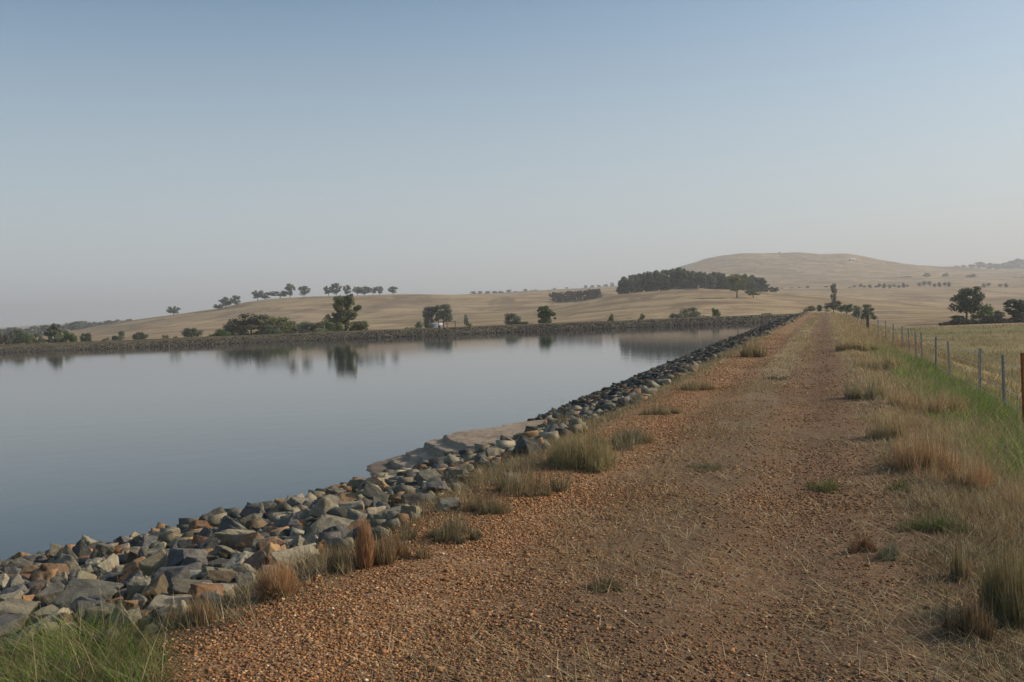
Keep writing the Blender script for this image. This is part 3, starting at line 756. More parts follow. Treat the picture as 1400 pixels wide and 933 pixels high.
# matted flat straw, near
def flat(n, x0, x1, y0, y1, seed, mask, l0=.06, l1=.22, wd=.0026):
    rg = np.random.default_rng(seed); y = y0*(y1/y0)**rg.random(n); x = rg.uniform(x0, x1, n)
    k = rg.random(n) < mask(x, y); x, y = x[k], y[k]; n = len(x)
    P = np.stack([x, y, dam_z(x, y)+.006+rg.random(n)*.02], -1)
    return blades(P, rg.uniform(l0, l1, n), np.full(n, wd)*(1+y*.03)*rg.uniform(.7, 1.3, n), rg.uniform(.95, 1.12, n), pal_pick(STRAW, n, rg)*1.5, rg, .1)
m_flat = lambda x, y: np.interp(x, [-2.6, -1.5, -.9, -.3, .3, 1, 3], [.03, .28, .4, .22, .55, 1, 1])*clumpy(x, y, .55, 63, .02, 1.6)
dry += [flat(130000, -2.6, 3.2, 3.0, 14, 74, m_flat, .03, .13), flat(3200, -2.2, 2.9, 3.0, 12, 75, lambda x, y: np.clip(.15+.45*clumpy(x, y, .9, 88)*np.interp(x, [-2, 0, 1], [.5, .8, 1.4]), 0, 1), .07, .26, .0036)]
# middle strip and both edges of the track far off
def m_mid(x, y):
    return np.clip(np.exp(-((x+1.2+.25*np.sin(y*.13))/.42)**2)*np.interp(y, [6, 14, 30], [.25, .8, 1])+np.exp(-((x+3.35)/.35)**2)+.06, 0, 1)*clumpy(x, y, .9, 66, .08, 1.3)
lowh = lambda x, y, r: r.uniform(.03, .09, len(x))*(1+np.clip(y-20, 0, 100)/90)
pal_dry = lambda x, y, rg: pal_pick(STRAW, len(x), rg)*np.interp(y, [3, 30], [.95, 1.25])[:, None]
dry += [field(110000, -3.8, .4, 6, 50, lowh, .0045, pal_dry, 76, dam_z, mask=m_mid), field(50000, -3.9, .4, 45, 180, lowh, .006, pal_dry, 77, dam_z, mask=m_mid)]
# strip between gravel and rocks
def h_strip(x, y, r): return r.uniform(.04, .20, len(x))*(.5+.8*clumpy(x, y, .8, 67))*np.interp(y, [3, 8, 20], [.7, .8, 1.1])
m_strip = lambda x, y: np.exp(-((x+3.38-.12*np.sin(y*.8))/.34)**2)*clumpy(x, y, .7, 68, .25)
dry += [field(110000, -4.4, -2.7, 4.6, 50, h_strip, .004, lambda x, y, r: np.where((r.random(len(x)) < .15)[:, None], pal_pick(GREYG, len(x), r), pal_pick(STRAW, len(x), r)*1.15), 78, dam_z, mask=m_strip),
        field(16000, -4.3, -2.9, 45, 178, h_strip, .006, pal_dry, 79, dam_z, mask=m_strip)]
joined('dry_grass', dry, M_grass, 'dry straw coloured grass and fallen stalks on the track and its verges', 'dry grass')
# green strip by the fence
def m_green(x, y):
    c = np.interp(y, [6, 12, 30, 48], [3.0, 2.75, 2.6, 2.5]); return np.exp(-((x-c+.05)/.85)**2)*np.interp(y, [5, 9, 32, 48], [.4, 1, 1, 0])*clumpy(x, y, 1.2, 69, .25)
gr = [field(260000, 1.4, 5.0, 6, 48, lambda x, y, r: r.uniform(.10, .38, len(x))*(.6+.6*clumpy(x, y, .9, 70)), .008,
            lambda x, y, r: np.where((r.random(len(x)) < .22)[:, None], pal_pick(GREYG, len(x), r), pal_pick(GREEN, len(x), r))*1.4, 81, dam_z, mask=m_green)]
joined('green_grass', gr, M_grass, 'strip of lush green grass along the foot of the wire fence', 'green grass')
# paddock grass beyond the fence
def zpad(x, y): return np.maximum(dam_z(x, y), terr(x, y))
pd = [field(60000, 3.6, 22, 10, 80, lambda x, y, r: r.uniform(.12, .40, len(x)), .006, lambda x, y, r: pal_pick(np.array([(.32,.25,.115),(.28,.235,.10),(.38,.31,.165),(.18,.18,.07),(.24,.16,.085)]), len(x), r), 85, zpad, mask=lambda x, y: clumpy(x, y, 3, 86, .2)), field(120000, 4.0, 75, 14, 172, lambda x, y, r: r.uniform(.12, .42, len(x)), .006, lambda x, y, r: pal_pick(np.array([(.36,.28,.12),(.30,.25,.10),(.42,.34,.17),(.22,.21,.08),(.27,.18,.09)]), len(x), r)*(.7+.5*clumpy(x, y, 6, 83, 0))[:, None]*np.where((vnoise(x, y, 9, 87) > .25)[:, None], np.array([.82, .92, .75]), 1), 82, zpad, mask=lambda x, y: clumpy(x, y, 5, 84, .25))]
joined('paddock_grass', pd, M_grass, 'golden dry pasture grass in the paddock beyond the wire fence', 'pasture grass')

# ---- single plants
def bush(name, px, py, wpx, hpx, pal, label, cat, n=1600, z=0.0, wd=.0030, up=.9, group=None, dark=1.0, mixp=None, seed=None, lumpy=True):
    """fine twiggy tuft: base centre at pixel (px,py) on the dam surface"""
    p = hit(px, py)
    fw = p.dot(fh); m_ = fw/F; Wd, Hd = wpx*m_*.5, hpx*m_
    rg = np.random.default_rng(int(px*7+py) if seed is None else seed)
    th = rg.uniform(0, 6.283, n); rr_ = Wd*.55*np.sqrt(rg.random(n))
    B = np.stack([rr_*np.cos(th), rr_*np.sin(th), np.zeros(n)], -1)
    # tips fill a dome
    u = rg.random(n)**.35; ph = np.arccos(rg.random(n)**up); tip_r = Wd*u*np.sin(ph)
    tipz = Hd*u*np.cos(ph)*rg.uniform(.65, 1.1, n)+.01
    a2 = th+rg.normal(size=n)*.35
    T = np.stack([tip_r*np.cos(a2), tip_r*np.sin(a2), tipz], -1)
    Mi = (B+T)*.5+np.stack([np.cos(a2)*Wd*.06, np.sin(a2)*Wd*.06, np.full(n, Hd*.08)], -1)
    if lumpy:
        m = 9; cx = rg.normal(size=(m, 2))*Wd*.5; sc_ = rg.uniform(.5, 1.15, m); w_i = rg.integers(m, size=n)
        off = np.concatenate([cx[w_i], np.zeros((n, 1))], 1); ks = sc_[w_i][:, None]*np.array([.62, .62, 1.0])
        B, Mi, T = B*ks+off, Mi*ks+off, T*ks*rg.uniform(.6, 1.2, (n, 1))+off
    k = np.cross(T-B, rg.normal(size=(n, 3))); k /= np.linalg.norm(k, axis=1)[:, None]+1e-9
    sc = max(1.0, fw/9); w_ = (wd*sc*.5*rg.uniform(.6, 1.4, n))[:, None]
    V = np.stack([B-k*w_, B+k*w_, Mi+k*w_*.8, Mi-k*w_*.8, T+k*w_*.35, T-k*w_*.35], 1).reshape(-1, 3)
    Q = (np.array([(0, 1, 2, 3), (3, 2, 4, 5)])[None]+np.arange(n)[:, None, None]*6).reshape(-1, 4)
    t = pal_pick(pal, n, rg, .3)*dark
    if mixp is not None: t = np.where((rg.random(n) < .4)[:, None], pal_pick(mixp, n, rg, .3)*dark, t)
    o = obj(name, mesh(name, V, Q, np.repeat(t, 6, 0)), M_grass); o.location = (p.x, p.y, zband(p.x, p.y)-.01)
    return tag(o, label, cat, group)
G1 = 'dry tufts along the rock bank'; G2 = 'tufts and weeds on the right hand verge'
bush('dry_bush', 380, 813, 72, 52, RUST*np.array([1.55, 1.65, 1.7]), 'round tan brown dead bush between the rocks and the gravel', 'bush', 5000, wd=.0022, lumpy=False)
bush('dry_bush', 268, 852, 56, 46, RUST*np.array([1.4, 1.5, 1.5]), 'smaller tan brown dead bush behind the green grass seed heads', 'bush', 2600, wd=.0022, mixp=STRAW, dark=.85)
bush('tall_weed', 500, 776, 34, 76, RUST*np.array([1.35, 1.35, 1.3]), 'tall narrow red brown dry weed beside the rocks', 'weed', 1500, up=.35, lumpy=False)
bush('dry_tuft', 466, 778, 50, 40, STRAW, 'low brown tuft left of the tall red brown weed', 'grass tuft', 1200, group=G1, dark=.7)
bush('dry_tuft', 545, 762, 80, 48, STRAW, 'wide straw brown tuft right of the tall red brown weed', 'grass tuft', 2600, group=G1, mixp=RUST, dark=.95)
bush('dry_tuft', 612, 735, 66, 44, STRAW, 'dull straw tuft at the gravel edge below the sand spit', 'grass tuft', 2000, group=G1, mixp=GREYG, dark=.85)
bush('dry_tuft', 660, 700, 60, 34, STRAW, 'tan tuft left of the straw clump by the rocks', 'grass tuft', 1500, group=G1, dark=.8)
bush('dry_tuft', 725, 672, 84, 44, STRAW, 'straw coloured clump at the gravel edge below the golden clump', 'grass tuft', 2600, group=G1, dark=.9)
bush('grass_clump', 800, 640, 104, 64, STRAW, 'large golden and green grass clump overhanging the rocks', 'grass clump', 4500, mixp=np.array([(.26,.25,.10),(.36,.30,.15),(.20,.21,.08)]), dark=1.15)
bush('dry_tuft', 785, 590, 50, 34, STRAW, 'tan twiggy tuft standing on the dark rocks', 'grass tuft', 1500, group=G1, dark=.8)
bush('dry_tuft', 850, 606, 80, 34, STRAW, 'spreading tuft right of the golden and green clump', 'grass tuft', 2200, group=G1, mixp=GREYG)
bush('dry_tuft', 905, 566, 70, 28, STRAW, 'straw tuft between the spreading tuft and the low tuft halfway along', 'grass tuft', 1600, group=G1)
bush('dry_tuft', 962, 532, 60, 24, STRAW, 'low straw tuft halfway along the far stretch of the rocks', 'grass tuft', 1400, group=G1)
bush('dry_tuft', 1030, 488, 46, 30, STRAW, 'golden bush where the rocks meet the far embankment reflection', 'grass tuft', 1400, group=G1, dark=.9)
bush('grass_tuft', 1060, 519, 26, 9, GREYG, 'small dark tuft on the middle strip far down the track', 'grass tuft', 500, group='small tufts on the track', dark=.7)
bush('grass_tuft', 962, 641, 60, 15, GREYG, 'flat olive tuft in the middle of the gravel track', 'grass tuft', 900, group='small tufts on the track', mixp=STRAW, dark=.8)
bush('grass_tuft', 836, 802, 54, 20, STRAW, 'small straw tuft with a dark base, lowest on the track', 'grass tuft', 1400, group='small tufts on the track', dark=.7)
bush('grass_tuft', 1132, 668, 48, 22, GREEN, 'small green and straw tuft on the right wheel track', 'grass tuft', 800, group='small tufts on the track', mixp=STRAW, dark=.8)
bush('grass_tuft', 1230, 670, 34, 16, GREEN, 'dark green little tuft on the verge edge', 'grass tuft', 700, group=G2, dark=.6)
bush('grass_tuft', 1288, 728, 60, 34, GREEN, 'pale green spiky tuft in the middle of the right verge', 'grass tuft', 1100, group=G2, mixp=GREYG, dark=.8)
bush('grass_tuft', 1210, 764, 44, 32, GREYG, 'yellowish tuft beside a brown one at the gravel edge', 'grass tuft', 800, group=G2, dark=.9)
bush('grass_tuft', 1184, 752, 34, 34, RUST, 'small rust brown tuft at the right edge of the gravel', 'grass tuft', 700, group=G2, dark=.7)
bush('tall_grass', 1318, 792, 30, 66, STRAW, 'tall thin straw stalks left of the olive bush', 'tall grass', 500, group=G2, up=.3, dark=.9)
bush('olive_bush', 1388, 850, 130, 135, np.array([(.30,.26,.11),(.40,.33,.15),(.24,.21,.09)]), 'olive and straw bush at the right edge of the picture', 'bush', 7000, mixp=STRAW, dark=.8, wd=.0032)
bush('dry_bush', 1322, 868, 70, 66, STRAW, 'added dark bush in place of the shadow left of the olive bush', 'bush', 2200, mixp=RUST, dark=.65)  # made-up bush, tint darkened to stand for the olive bush's shadow
VT = [(1262, 640, 90, 70, RUST, STRAW, 'red brown dry clump below the green grass'), (1322, 668, 90, 60, RUST, STRAW, 'broad brown dry clump before the darkest green grass'),
      (1215, 600, 70, 56, STRAW, STRAW*.8, 'straw coloured clump at the verge edge beside the track'), (1185, 545, 54, 46, STRAW, GREYG, 'dull straw and green clump leaning to the track edge'),
      (1245, 560, 70, 44, STRAW, RUST, 'tan clump left of the green grass'), (1200, 505, 60, 34, STRAW, STRAW, 'golden clump farther along the verge'),
      (1290, 620, 60, 46, STRAW, GREYG, 'pale twisted clump against the green grass'), (1370, 700, 90, 44, STRAW, RUST, 'low matted clump at the right edge below the green grass'),
      (1165, 480, 36, 24, STRAW, STRAW, 'small golden clump at the verge edge far off'), (1225, 480, 50, 26, STRAW, RUST, 'golden clump before the far fence posts')]
for (a_, b_, c_, d_, p1, p2, lab) in VT:
    bush('verge_clump', a_, b_, c_, d_, p1, lab, 'grass clump', 1900, group=G2, mixp=p2, dark=1.35)
# green grass clump at the lower left
def green_clump():
    rg = np.random.default_rng(90); n = 11000
    px = rg.normal(95, 75, n); py = rg.uniform(880, 985, n); k = (px < 235-(py-880)*.2) & (px > -60) & (py > 872+np.abs(px-110)*.10); px, py = px[k], py[k]
    c = hit(100, 930); P = []
    P = hit_many(px, np.minimum(py, 1100)); P[:, 2] -= .01
    P = P-np.array(c)[None]; n = len(P)
    t = np.where((rg.random(n) < .33)[:, None], pal_pick(STRAW, n, rg)*.8, pal_pick(GREEN, n, rg)*.95)
    t = t*(.75+.5*clumpy(P[:, 0], P[:, 1], .25, 97))[:, None]
    V, Q, T = blades(P, rg.uniform(.06, .27, n)*(.55+.7*clumpy(P[:, 0], P[:, 1], .3, 98)), np.full(n, .0042), rg.uniform(.3, 1.1, n), t, rg, .9)
    n2 = 140; i = rg.integers(n, size=n2)
    V2, Q2, T2 = blades(P[i], rg.uniform(.3, .5, n2), np.full(n2, .0035), rg.uniform(.3, .8, n2), pal_pick(STRAW, n2, rg), rg, .5)
    o = obj('green_tussock', mesh('green_tussock', np.concatenate([V, V2]), np.concatenate([Q, Q2+len(V)]), np.concatenate([T, T2])), M_grass); o.location = c
    tag(o, 'bright green long bladed grass clump at the lower left corner', 'grass clump')
green_clump()

# ------------------------------------------------------------------ fence
M_picket = plain('galvanised_steel', (.26, .27, .27), .6, .2, 30, .3); M_rust = plain('rusty_steel', (.30, .11, .035), .8, .1, 25, .4); M_wood = plain('grey_timber', (.13, .095, .065), .9, 0, 8, .35)
M_wire = plain('fence_wire', (.42, .42, .40), .5, .5, 5, .1)
def fz(y): return float(dam_z(3.0, y))
fence = empty('wire_fence', (3.0, 17.5, fz(17.5)), 'wire fence on grey steel posts running beside the track', 'fence')
fo = Vector(fence.location)
def star_post(h, wd=.030):
    bm = bmesh.new()
    for k in range(3):      # three flanges of a star picket
        a_ = k*2.0944+.3; d = Vector((math.cos(a_), math.sin(a_), 0)); q = Vector((-d.y, d.x, 0))
        v = [bm.verts.new((d*r0+q*s0)+Vector((0, 0, z0))) for z0 in (-.3, h) for r0, s0 in ((0, -.003), (wd, -.0025), (wd, .0025), (0, .003))]
        for f in ((0,1,5,4),(1,2,6,5),(2,3,7,6),(4,5,6,7),(3,2,1,0),(3,0,4,7)): bm.faces.new([v[i] for i in f])
    me = bpy.data.meshes.new('post'); bm.to_mesh(me); bm.free(); return me
def round_post(h, r):
    bm = bmesh.new(); bmesh.ops.create_cone(bm, cap_ends=True, segments=14, radius1=r, radius2=r*.92, depth=h+.3)
    bmesh.ops.translate(bm, vec=(0, 0, (h+.3)/2-.3), verts=bm.verts)
    for v in bm.verts: v.co.x += .006*math.sin(v.co.z*9+v.co.y*40)
    me = bpy.data.meshes.new('post'); bm.to_mesh(me); bm.free(); return me
star = star_post(1.1, .027); star.materials.append(M_picket)
rusty = star_post(1.24, .040); rusty.materials.append(M_rust)
strain = round_post(1.2, .11); strain.materials.append(M_wood)
PY_ = [9.0, 13.2, 17.5, 19.8, 22.5, 27.7, 31.3, 35.3, 37.6, 40.9, 44.6, 49.5, 56, 63, 78, 90, 103, 117, 132, 147, 162, 176]
tops = []
for y in PY_:
    me = rusty if y == 17.5 else strain if y in (78,) else star
    p = bpy.data.objects.new('post', me); COL.objects.link(p); p.parent = fence
    xx = 3.0+rng.normal()*.02-(.02 if y == 17.5 else 0); p.location = Vector((xx, y, fz(y)))-fo
    p.rotation_euler = (rng.normal()*.02, rng.normal()*.02, rng.uniform(-.2, .2))
    if me is rusty: p['label'] = 'rusty orange steel post'
    if me is strain: p['label'] = 'thick dark timber strainer post'
    tops.append(Vector((xx, y, fz(y)))-fo)
for hgt in (.28, .52, .76, 1.0):
    pts = []
    for i in range(len(tops)-1):
        for t in (0, .25, .5, .75): pts.append(tops[i].lerp(tops[i+1], t)+Vector((0, 0, hgt-.03*4*t*(1-t)*(1 if hgt > .9 else .6))))
    pts.append(tops[-1]+Vector((0, 0, hgt))); pts = np.array(pts); n = len(pts); V = []
    for k in range(4): V.append(pts+np.array([math.cos(k*1.5708)*.005, 0, math.sin(k*1.5708)*.005]))
    V = np.stack(V, 1).reshape(-1, 3); Q = grid_faces(n, 4, True)
    o = obj('wire', mesh('wire', V, Q), M_wire, fence)

# ------------------------------------------------------------------ trees
TONE = {'dark': (.10, .122, .072), 'gum': (.125, .14, .09), 'olive': (.135, .15, .062), 'green': (.085, .125, .042), 'grey': (.085, .085, .060), 'brown': (.075, .075, .042)}
def crown_mesh(kind, seed, tone):
    rg = np.random.default_rng(seed); C = []
    if kind == 'gum':         # open crown of separate clumps on a visible trunk
        for _ in range(32):
            a_ = rg.uniform(0, 6.28); r_ = .42*math.sqrt(rg.random()); z = rg.uniform(.24, .92); r_ *= math.sqrt(max(.1, 1-((z-.62)/.38)**2))
            C.append((r_*math.cos(a_), r_*math.sin(a_), z, rg.uniform(.07, .17)))
    elif kind == 'tall':      # dense crown reaching nearly to the ground
        lob = [(rg.normal()*.10, rg.normal()*.10, z_, r0) for z_, r0 in ((.2, .24), (.3, .28), (.4, .28), (.5, .28), (.6, .29), (.7, .26), (.8, .22), (.88, .15))]
        for _ in range(34):
            a_ = rg.uniform(0, 6.28); z = rg.uniform(.10, .92); r_ = .30*math.sqrt(rg.random())*min(1, (1.08-z)*2.4)*(.8+.3*math.sin(z*9+seed)); C.append((r_*math.cos(a_), r_*math.sin(a_), z, rg.uniform(.06, .11)))
        for _ in range(60):
            lx, ly, lz, lr = lob[rg.integers(8)]; d_ = rg.normal(size=3); d_ *= lr*rg.random()**.4/np.linalg.norm(d_); C.append((lx+d_[0], ly+d_[1], min(.97, lz+d_[2]*.7), rg.uniform(.035, .085)))
    elif kind == 'round':     # clear trunk, round head
        for _ in range(30):
            a_ = rg.uniform(0, 6.28); z = rg.uniform(.34, .9); r_ = .42*math.sqrt(rg.random())*math.sqrt(max(.1, 1-((z-.6)/.42)**2)); C.append((r_*math.cos(a_), r_*math.sin(a_), z, rg.uniform(.09, .14)))
    elif kind == 'pine':
        for _ in range(46):
            z = rg.uniform(.10, .97); a_ = rg.uniform(0, 6.28); r_ = .34*math.sqrt(rg.random())*min(1, (1.12-z)*1.6); C.append((r_*math.cos(a_), r_*math.sin(a_), z, rg.uniform(.05, .11)))
    else:                     # shrub down to the ground
        for _ in range(34):
            a_ = rg.uniform(0, 6.28); z = rg.uniform(.06, .88); r_ = .46*math.sqrt(rg.random())*math.sqrt(max(.08, 1-(z/1.0)**2)); C.append((r_*math.cos(a_), r_*math.sin(a_), z, rg.uniform(.10, .17)))
    per = {'tall': 90}.get(kind, 150); V = []; T = []
    for (x, y, z, r_) in C:
        d = rg.normal(size=(per, 3)); d /= np.linalg.norm(d, axis=1)[:, None]; q = np.array((x, y, z))+d*(r_*rg.random(per)**.4)[:, None]*np.array([1.1, 1.1, .85])
        q[:, 2] = np.clip(q[:, 2], .02, 1.0)
        u = rg.normal(size=(per, 3)); u /= np.linalg.norm(u, axis=1)[:, None]; v = np.cross(u, d); v /= np.linalg.norm(v, axis=1)[:, None]+1e-9
        s = rg.uniform(.016, .034, per)[:, None]
        V.append(np.stack([q-u*s, q+v*s*.7, q+u*s, q-v*s*.7], 1).reshape(-1, 3))
        T.append(np.repeat(np.array(tone)*rg.uniform(.8, 1.7)*rg.uniform(.8, 1.4, (per, 1))*(1+rg.normal(size=(1, 3))*.05), 4, 0))
    V = np.concatenate(V); n = len(V)//4
    return mesh('crown', V, np.arange(n*4).reshape(n, 4), np.concatenate(T)), C
def trunk_mesh(kind, C, seed):
    rg = np.random.default_rng(seed+500); V = []; Fc = []
    def limb(a_, b_, r0, r1, k=6):
        a_, b_ = np.array(a_, float), np.array(b_, float); ax = b_-a_; L = np.linalg.norm(ax); ax /= L; u = np.cross(ax, (.3, .9, .1)); u /= np.linalg.norm(u); v = np.cross(ax, u)
        pts = [a_, a_+ax*L*.5+rg.normal(size=3)*.02*L, b_]; rs = [r0, (r0+r1)/2, r1]; o = sum(len(x) for x in V)
        for p, r_ in zip(pts, rs): V.append(np.array([p+(u*math.cos(t)+v*math.sin(t))*r_ for t in np.linspace(0, 6.283, k, endpoint=False)]))
        for f in grid_faces(3, k, True): Fc.append(f+o)
    top = {'gum': .55, 'round': .5, 'tall': .75, 'pine': .9}.get(kind, .4); r = {'gum': .028, 'round': .035}.get(kind, .022)
    limb((0, 0, -.06), (rg.normal()*.02, rg.normal()*.02, top), r, r*.55, 8)
    for c in C[:9]: limb((0, 0, rg.uniform(.25, .6)*top+.1), c[:3], r*.45, r*.12)
    col = (.20, .175, .145) if kind in ('gum', 'round') else (.11, .09, .07)
    return mesh('trunk', np.concatenate(V), np.array(Fc), np.tile(col, (sum(len(x) for x in V), 1)))
PROTO = {}
def proto(kind, tone, var):
    k = (kind, tone, var)
    if k not in PROTO:
        sd = hash((len(PROTO)*13+5)) % 1000
        cm, C = crown_mesh(kind, sd, TONE[tone]); cm.materials.append(M_leaf)
        tm_ = trunk_mesh(kind, C, sd); tm_.materials.append(M_bark); PROTO[k] = (cm, tm_)
    return PROTO[k]
def tree(name, px, ytop, wpx, fw, kind, tone, label, cat, group=None, ybase=None, var=None):
    if 195 < fw < 262: fw += 9
    p = at_fwd(px, hz(px)-5, fw); z0 = float(zpad(p.x, p.y))
    ztop = EYE+(hz(px)-ytop)/F*fw
    if ybase is not None: z0 = min(z0, EYE+(hz(px)-ybase)/F*fw) if False else z0
    h = max(ztop-z0, .8); wd = wpx/F*fw
    t = empty(name, (p.x, p.y, z0-.05), label, cat, group)
    cm, tm_ = proto(kind, tone, random.randrange(3) if var is None else var)
    c = bpy.data.objects.new('crown', cm); COL.objects.link(c); c.parent = t
    k = bpy.data.objects.new('trunk', tm_); COL.objects.link(k); k.parent = t
    sx = wd/{'tall': .66, 'pine': .62}.get(kind, .86); t.scale = (sx, sx*random.uniform(.85, 1.15), h); t.rotation_euler.z = random.uniform(0, 6.28)
    return t
ORDW = ['first', 'second', 'third', 'fourth', 'fifth', 'sixth', 'seventh', 'eighth', 'ninth', 'tenth', 'eleventh', 'twelfth', 'thirteenth', 'fourteenth', 'fifteenth', 'sixteenth', 'seventeenth', 'eighteenth', 'nineteenth', 'twentieth']
def ordw(i):
    return ORDW[i] if i < 20 else (['twenty', 'thirty', 'forty', 'fifty'][i//10-2]+('-'+ORDW[i % 10-1+1-1] if (i+1) % 10 else 'th')) if False else (ORDW[i] if i < 20 else f"{i+1}th" if (i+1) % 10 not in (1, 2, 3) else f"{i+1}{['st','nd','rd'][(i+1)%10-1]}")
def row_trees(name, L, fw, kind, tone, what, cat, group, jit=0):
    L = sorted(L)
    for i, (x, yt, wp) in enumerate(L):
        f_ = fw*(1+random.uniform(-jit, jit)); kd = kind if isinstance(kind, str) else random.choice(kind); tn = tone if isinstance(tone, str) else random.choice(tone)
        tree(name, x, yt, wp, f_, kd, tn, f"{what}, {ordw(i)} from the left", cat, group)
# on the crest of the left hill
row_trees('gum_tree', [(238,419,17),(300,416,14),(309,406,19),(324,404,16)], 700, 'gum', 'gum', 'grey gum tree on the slope of the left hill', 'tree', 'gum trees on the left hill')
row_trees('gum_tree', [(354,397,15),(364,400,23),(384,398,24),(398,388,14),(417,391,17)], 735, 'gum', 'gum', 'gum tree in the left crest cluster of the left hill', 'tree', 'gum trees on the left hill')
row_trees('gum_tree', [(451,391,14),(461,387,16),(476,390,12),(490,392,15),(500,392,15),(511,393,12),(520,392,12),(539,392,14)], 745, 'gum', 'gum', 'gum tree in the right crest row of the left hill', 'tree', 'gum trees on the left hill')
# behind the far embankment
SH = [(4,454,24,'grey'),(24,449,30,'dark'),(38,455,22,'olive'),(54,453,18,'dark'),(75,442,24,'gum'),(82,455,16,'olive'),(93,451,24,'green'),(116,454,20,'dark'),(144,461,14,'olive'),(161,451,25,'dark'),(191,453,26,'dark'),(225,457,12,'olive'),(240,459,10,'brown'),(262,447,30,'dark')]
for i, (x, yt, wp, tn) in enumerate(SH):
    tree('shrub', x, yt, wp, 205+10*(i % 3), 'tall' if x == 75 else 'shrub', tn, f"{ {'grey':'grey green','dark':'dark','olive':'olive','gum':'tall','green':'bright green','brown':'brown'}[tn]} round shrub behind the left embankment end, {ordw(i)} from the left", 'shrub', 'shrubs behind the far embankment')
tree('large_shrub', 303, 449, 36, 205, 'shrub', 'green', 'low green shrub in front of the broad dark thicket shrub', 'shrub')
tree('large_shrub', 343, 428, 66, 222, 'shrub', 'brown', 'broad dark brown green shrub, largest left of the tall tree', 'shrub')
tree('large_shrub', 318, 440, 40, 225, 'shrub', 'dark', 'dark shrub at the left shoulder of the broad brown green shrub', 'shrub')
tree('large_shrub', 383, 432, 44, 212, 'shrub', 'olive', 'olive green shrub right of the broad brown green shrub', 'shrub')
tree('large_shrub', 370, 442, 30, 205, 'shrub', 'dark', 'small dark shrub before the olive green shrub', 'shrub')
tree('large_shrub', 403, 435, 30, 218, 'shrub', 'dark', 'dark shrub between the olive green and grey green shrubs', 'shrub')
tree('large_shrub', 428, 438, 40, 212, 'shrub', 'gum', 'grey green shrub halfway to the tall tree', 'shrub')
tree('large_shrub', 449, 433, 28, 215, 'shrub', 'green', 'green shrub touching the left side of the tall tree', 'shrub')
tree('tall_tree', 470, 403, 36, 203, 'tall', 'olive', 'tall leafy tree rising behind the far embankment, reflected in the water', 'tree')
tree('large_shrub', 491, 438, 30, 202, 'shrub', 'olive', 'olive shrub at the right foot of the tall tree', 'shrub')
tree('shrub', 562, 447, 26, 203, 'shrub', 'olive', 'low olive shrub left of the dark shrub by the white shed', 'shrub')
tree('shrub', 580, 435, 28, 206, 'shrub', 'dark', 'dark green shrub before the white shed', 'shrub')
tree('round_tree', 590, 419, 26, 300, 'round', 'gum', 'left one of two round trees above the white shed', 'tree')
tree('round_tree', 606, 415, 28, 300, 'round', 'gum', 'right one of two round trees above the white shed', 'tree')
tree('shrub', 641, 440, 14, 204, 'shrub', 'olive', 'small yellow green shrub on the far embankment right of the rail', 'shrub')
tree('shrub', 637, 429, 6, 330, 'shrub', 'dark', 'tiny dark bush alone on the pale slope', 'shrub')
tree('shrub', 702, 427, 28, 205, 'shrub', 'gum', 'grey green bush, left of the small dense green tree', 'shrub')
tree('shrub', 718, 439, 14, 203, 'shrub', 'olive', 'low yellow green bush between the grey green bush and dense tree', 'shrub')
tree('small_tree', 745, 417, 27, 203, 'tall', 'green', 'small dense green tree right of the grey green bush', 'tree')
tree('shrub', 835, 428, 11, 205, 'shrub', 'olive', 'small olive bush behind the embankment below the wood', 'shrub')
tree('shrub', 877, 428, 12, 205, 'shrub', 'olive', 'thin olive bush right of the small olive bush', 'shrub')
tree('shrub', 945, 419, 40, 230, 'shrub', 'dark', 'wide low dark shrub on the knoll foot', 'shrub')
tree('shrub', 925, 427, 24, 225, 'shrub', 'gum', 'grey low shrub at the left end of the wide dark shrub', 'shrub')
tree('shrub', 978, 421, 13, 210, 'shrub', 'green', 'upright bright green bush right of the wide low shrub', 'shrub')
tree('shrub', 1050, 427, 24, 215, 'shrub', 'olive', 'very low green shrub behind the end of the embankment', 'shrub')
tree('paddock_tree', 1008, 374, 34, 400, 'round', 'olive', 'taller of two lone trees on the knoll, left one', 'tree')
tree('paddock_tree', 1030, 395, 21, 400, 'round', 'olive', 'shorter of two lone trees on the knoll, right one', 'tree')
# end of the track
tree('shrub', 1107, 418, 16, 215, 'shrub', 'olive', 'olive shrub left of the track end', 'shrub')
tree('shrub', 1120, 417, 8, 215, 'tall', 'green', 'narrow green shrub beside the track end', 'shrub')
tree('thin_tree', 1140, 387, 9, 330, 'gum', 'gum', 'tall thin tree standing over the end of the track', 'tree')
tree('shrub', 1139, 411, 24, 205, 'shrub', 'gum', 'grey green shrub closing the end of the track', 'shrub')
tree('small_tree', 1157, 416, 18, 175, 'round', 'dark', 'little dark tree with a bare stem at the track end', 'tree')
tree('shrub', 1180, 413, 28, 190, 'shrub', 'dark', 'dense dark green bush right of the track end', 'shrub')
# right side beyond the paddock
tree('gum_tree', 1320, 389, 42, 172, 'round', 'dark', 'big dark tree beyond the paddock, with a pale forked trunk', 'tree', var=7)
tree('shrub', 1342, 415, 30, 172, 'shrub', 'green', 'green bush at the right foot of the big dark tree', 'shrub')
tree('shrub', 1308, 431, 24, 172, 'shrub', 'green', 'low bush at the left foot of the big dark tree', 'shrub')
tree('shrub', 1365, 424, 18, 175, 'shrub', 'gum', 'small grey green bush between two bigger trees at the right', 'shrub')
tree('gum_tree', 1393, 409, 38, 168, 'tall', 'dark', 'dark spreading tree at the right edge beyond the paddock', 'tree')
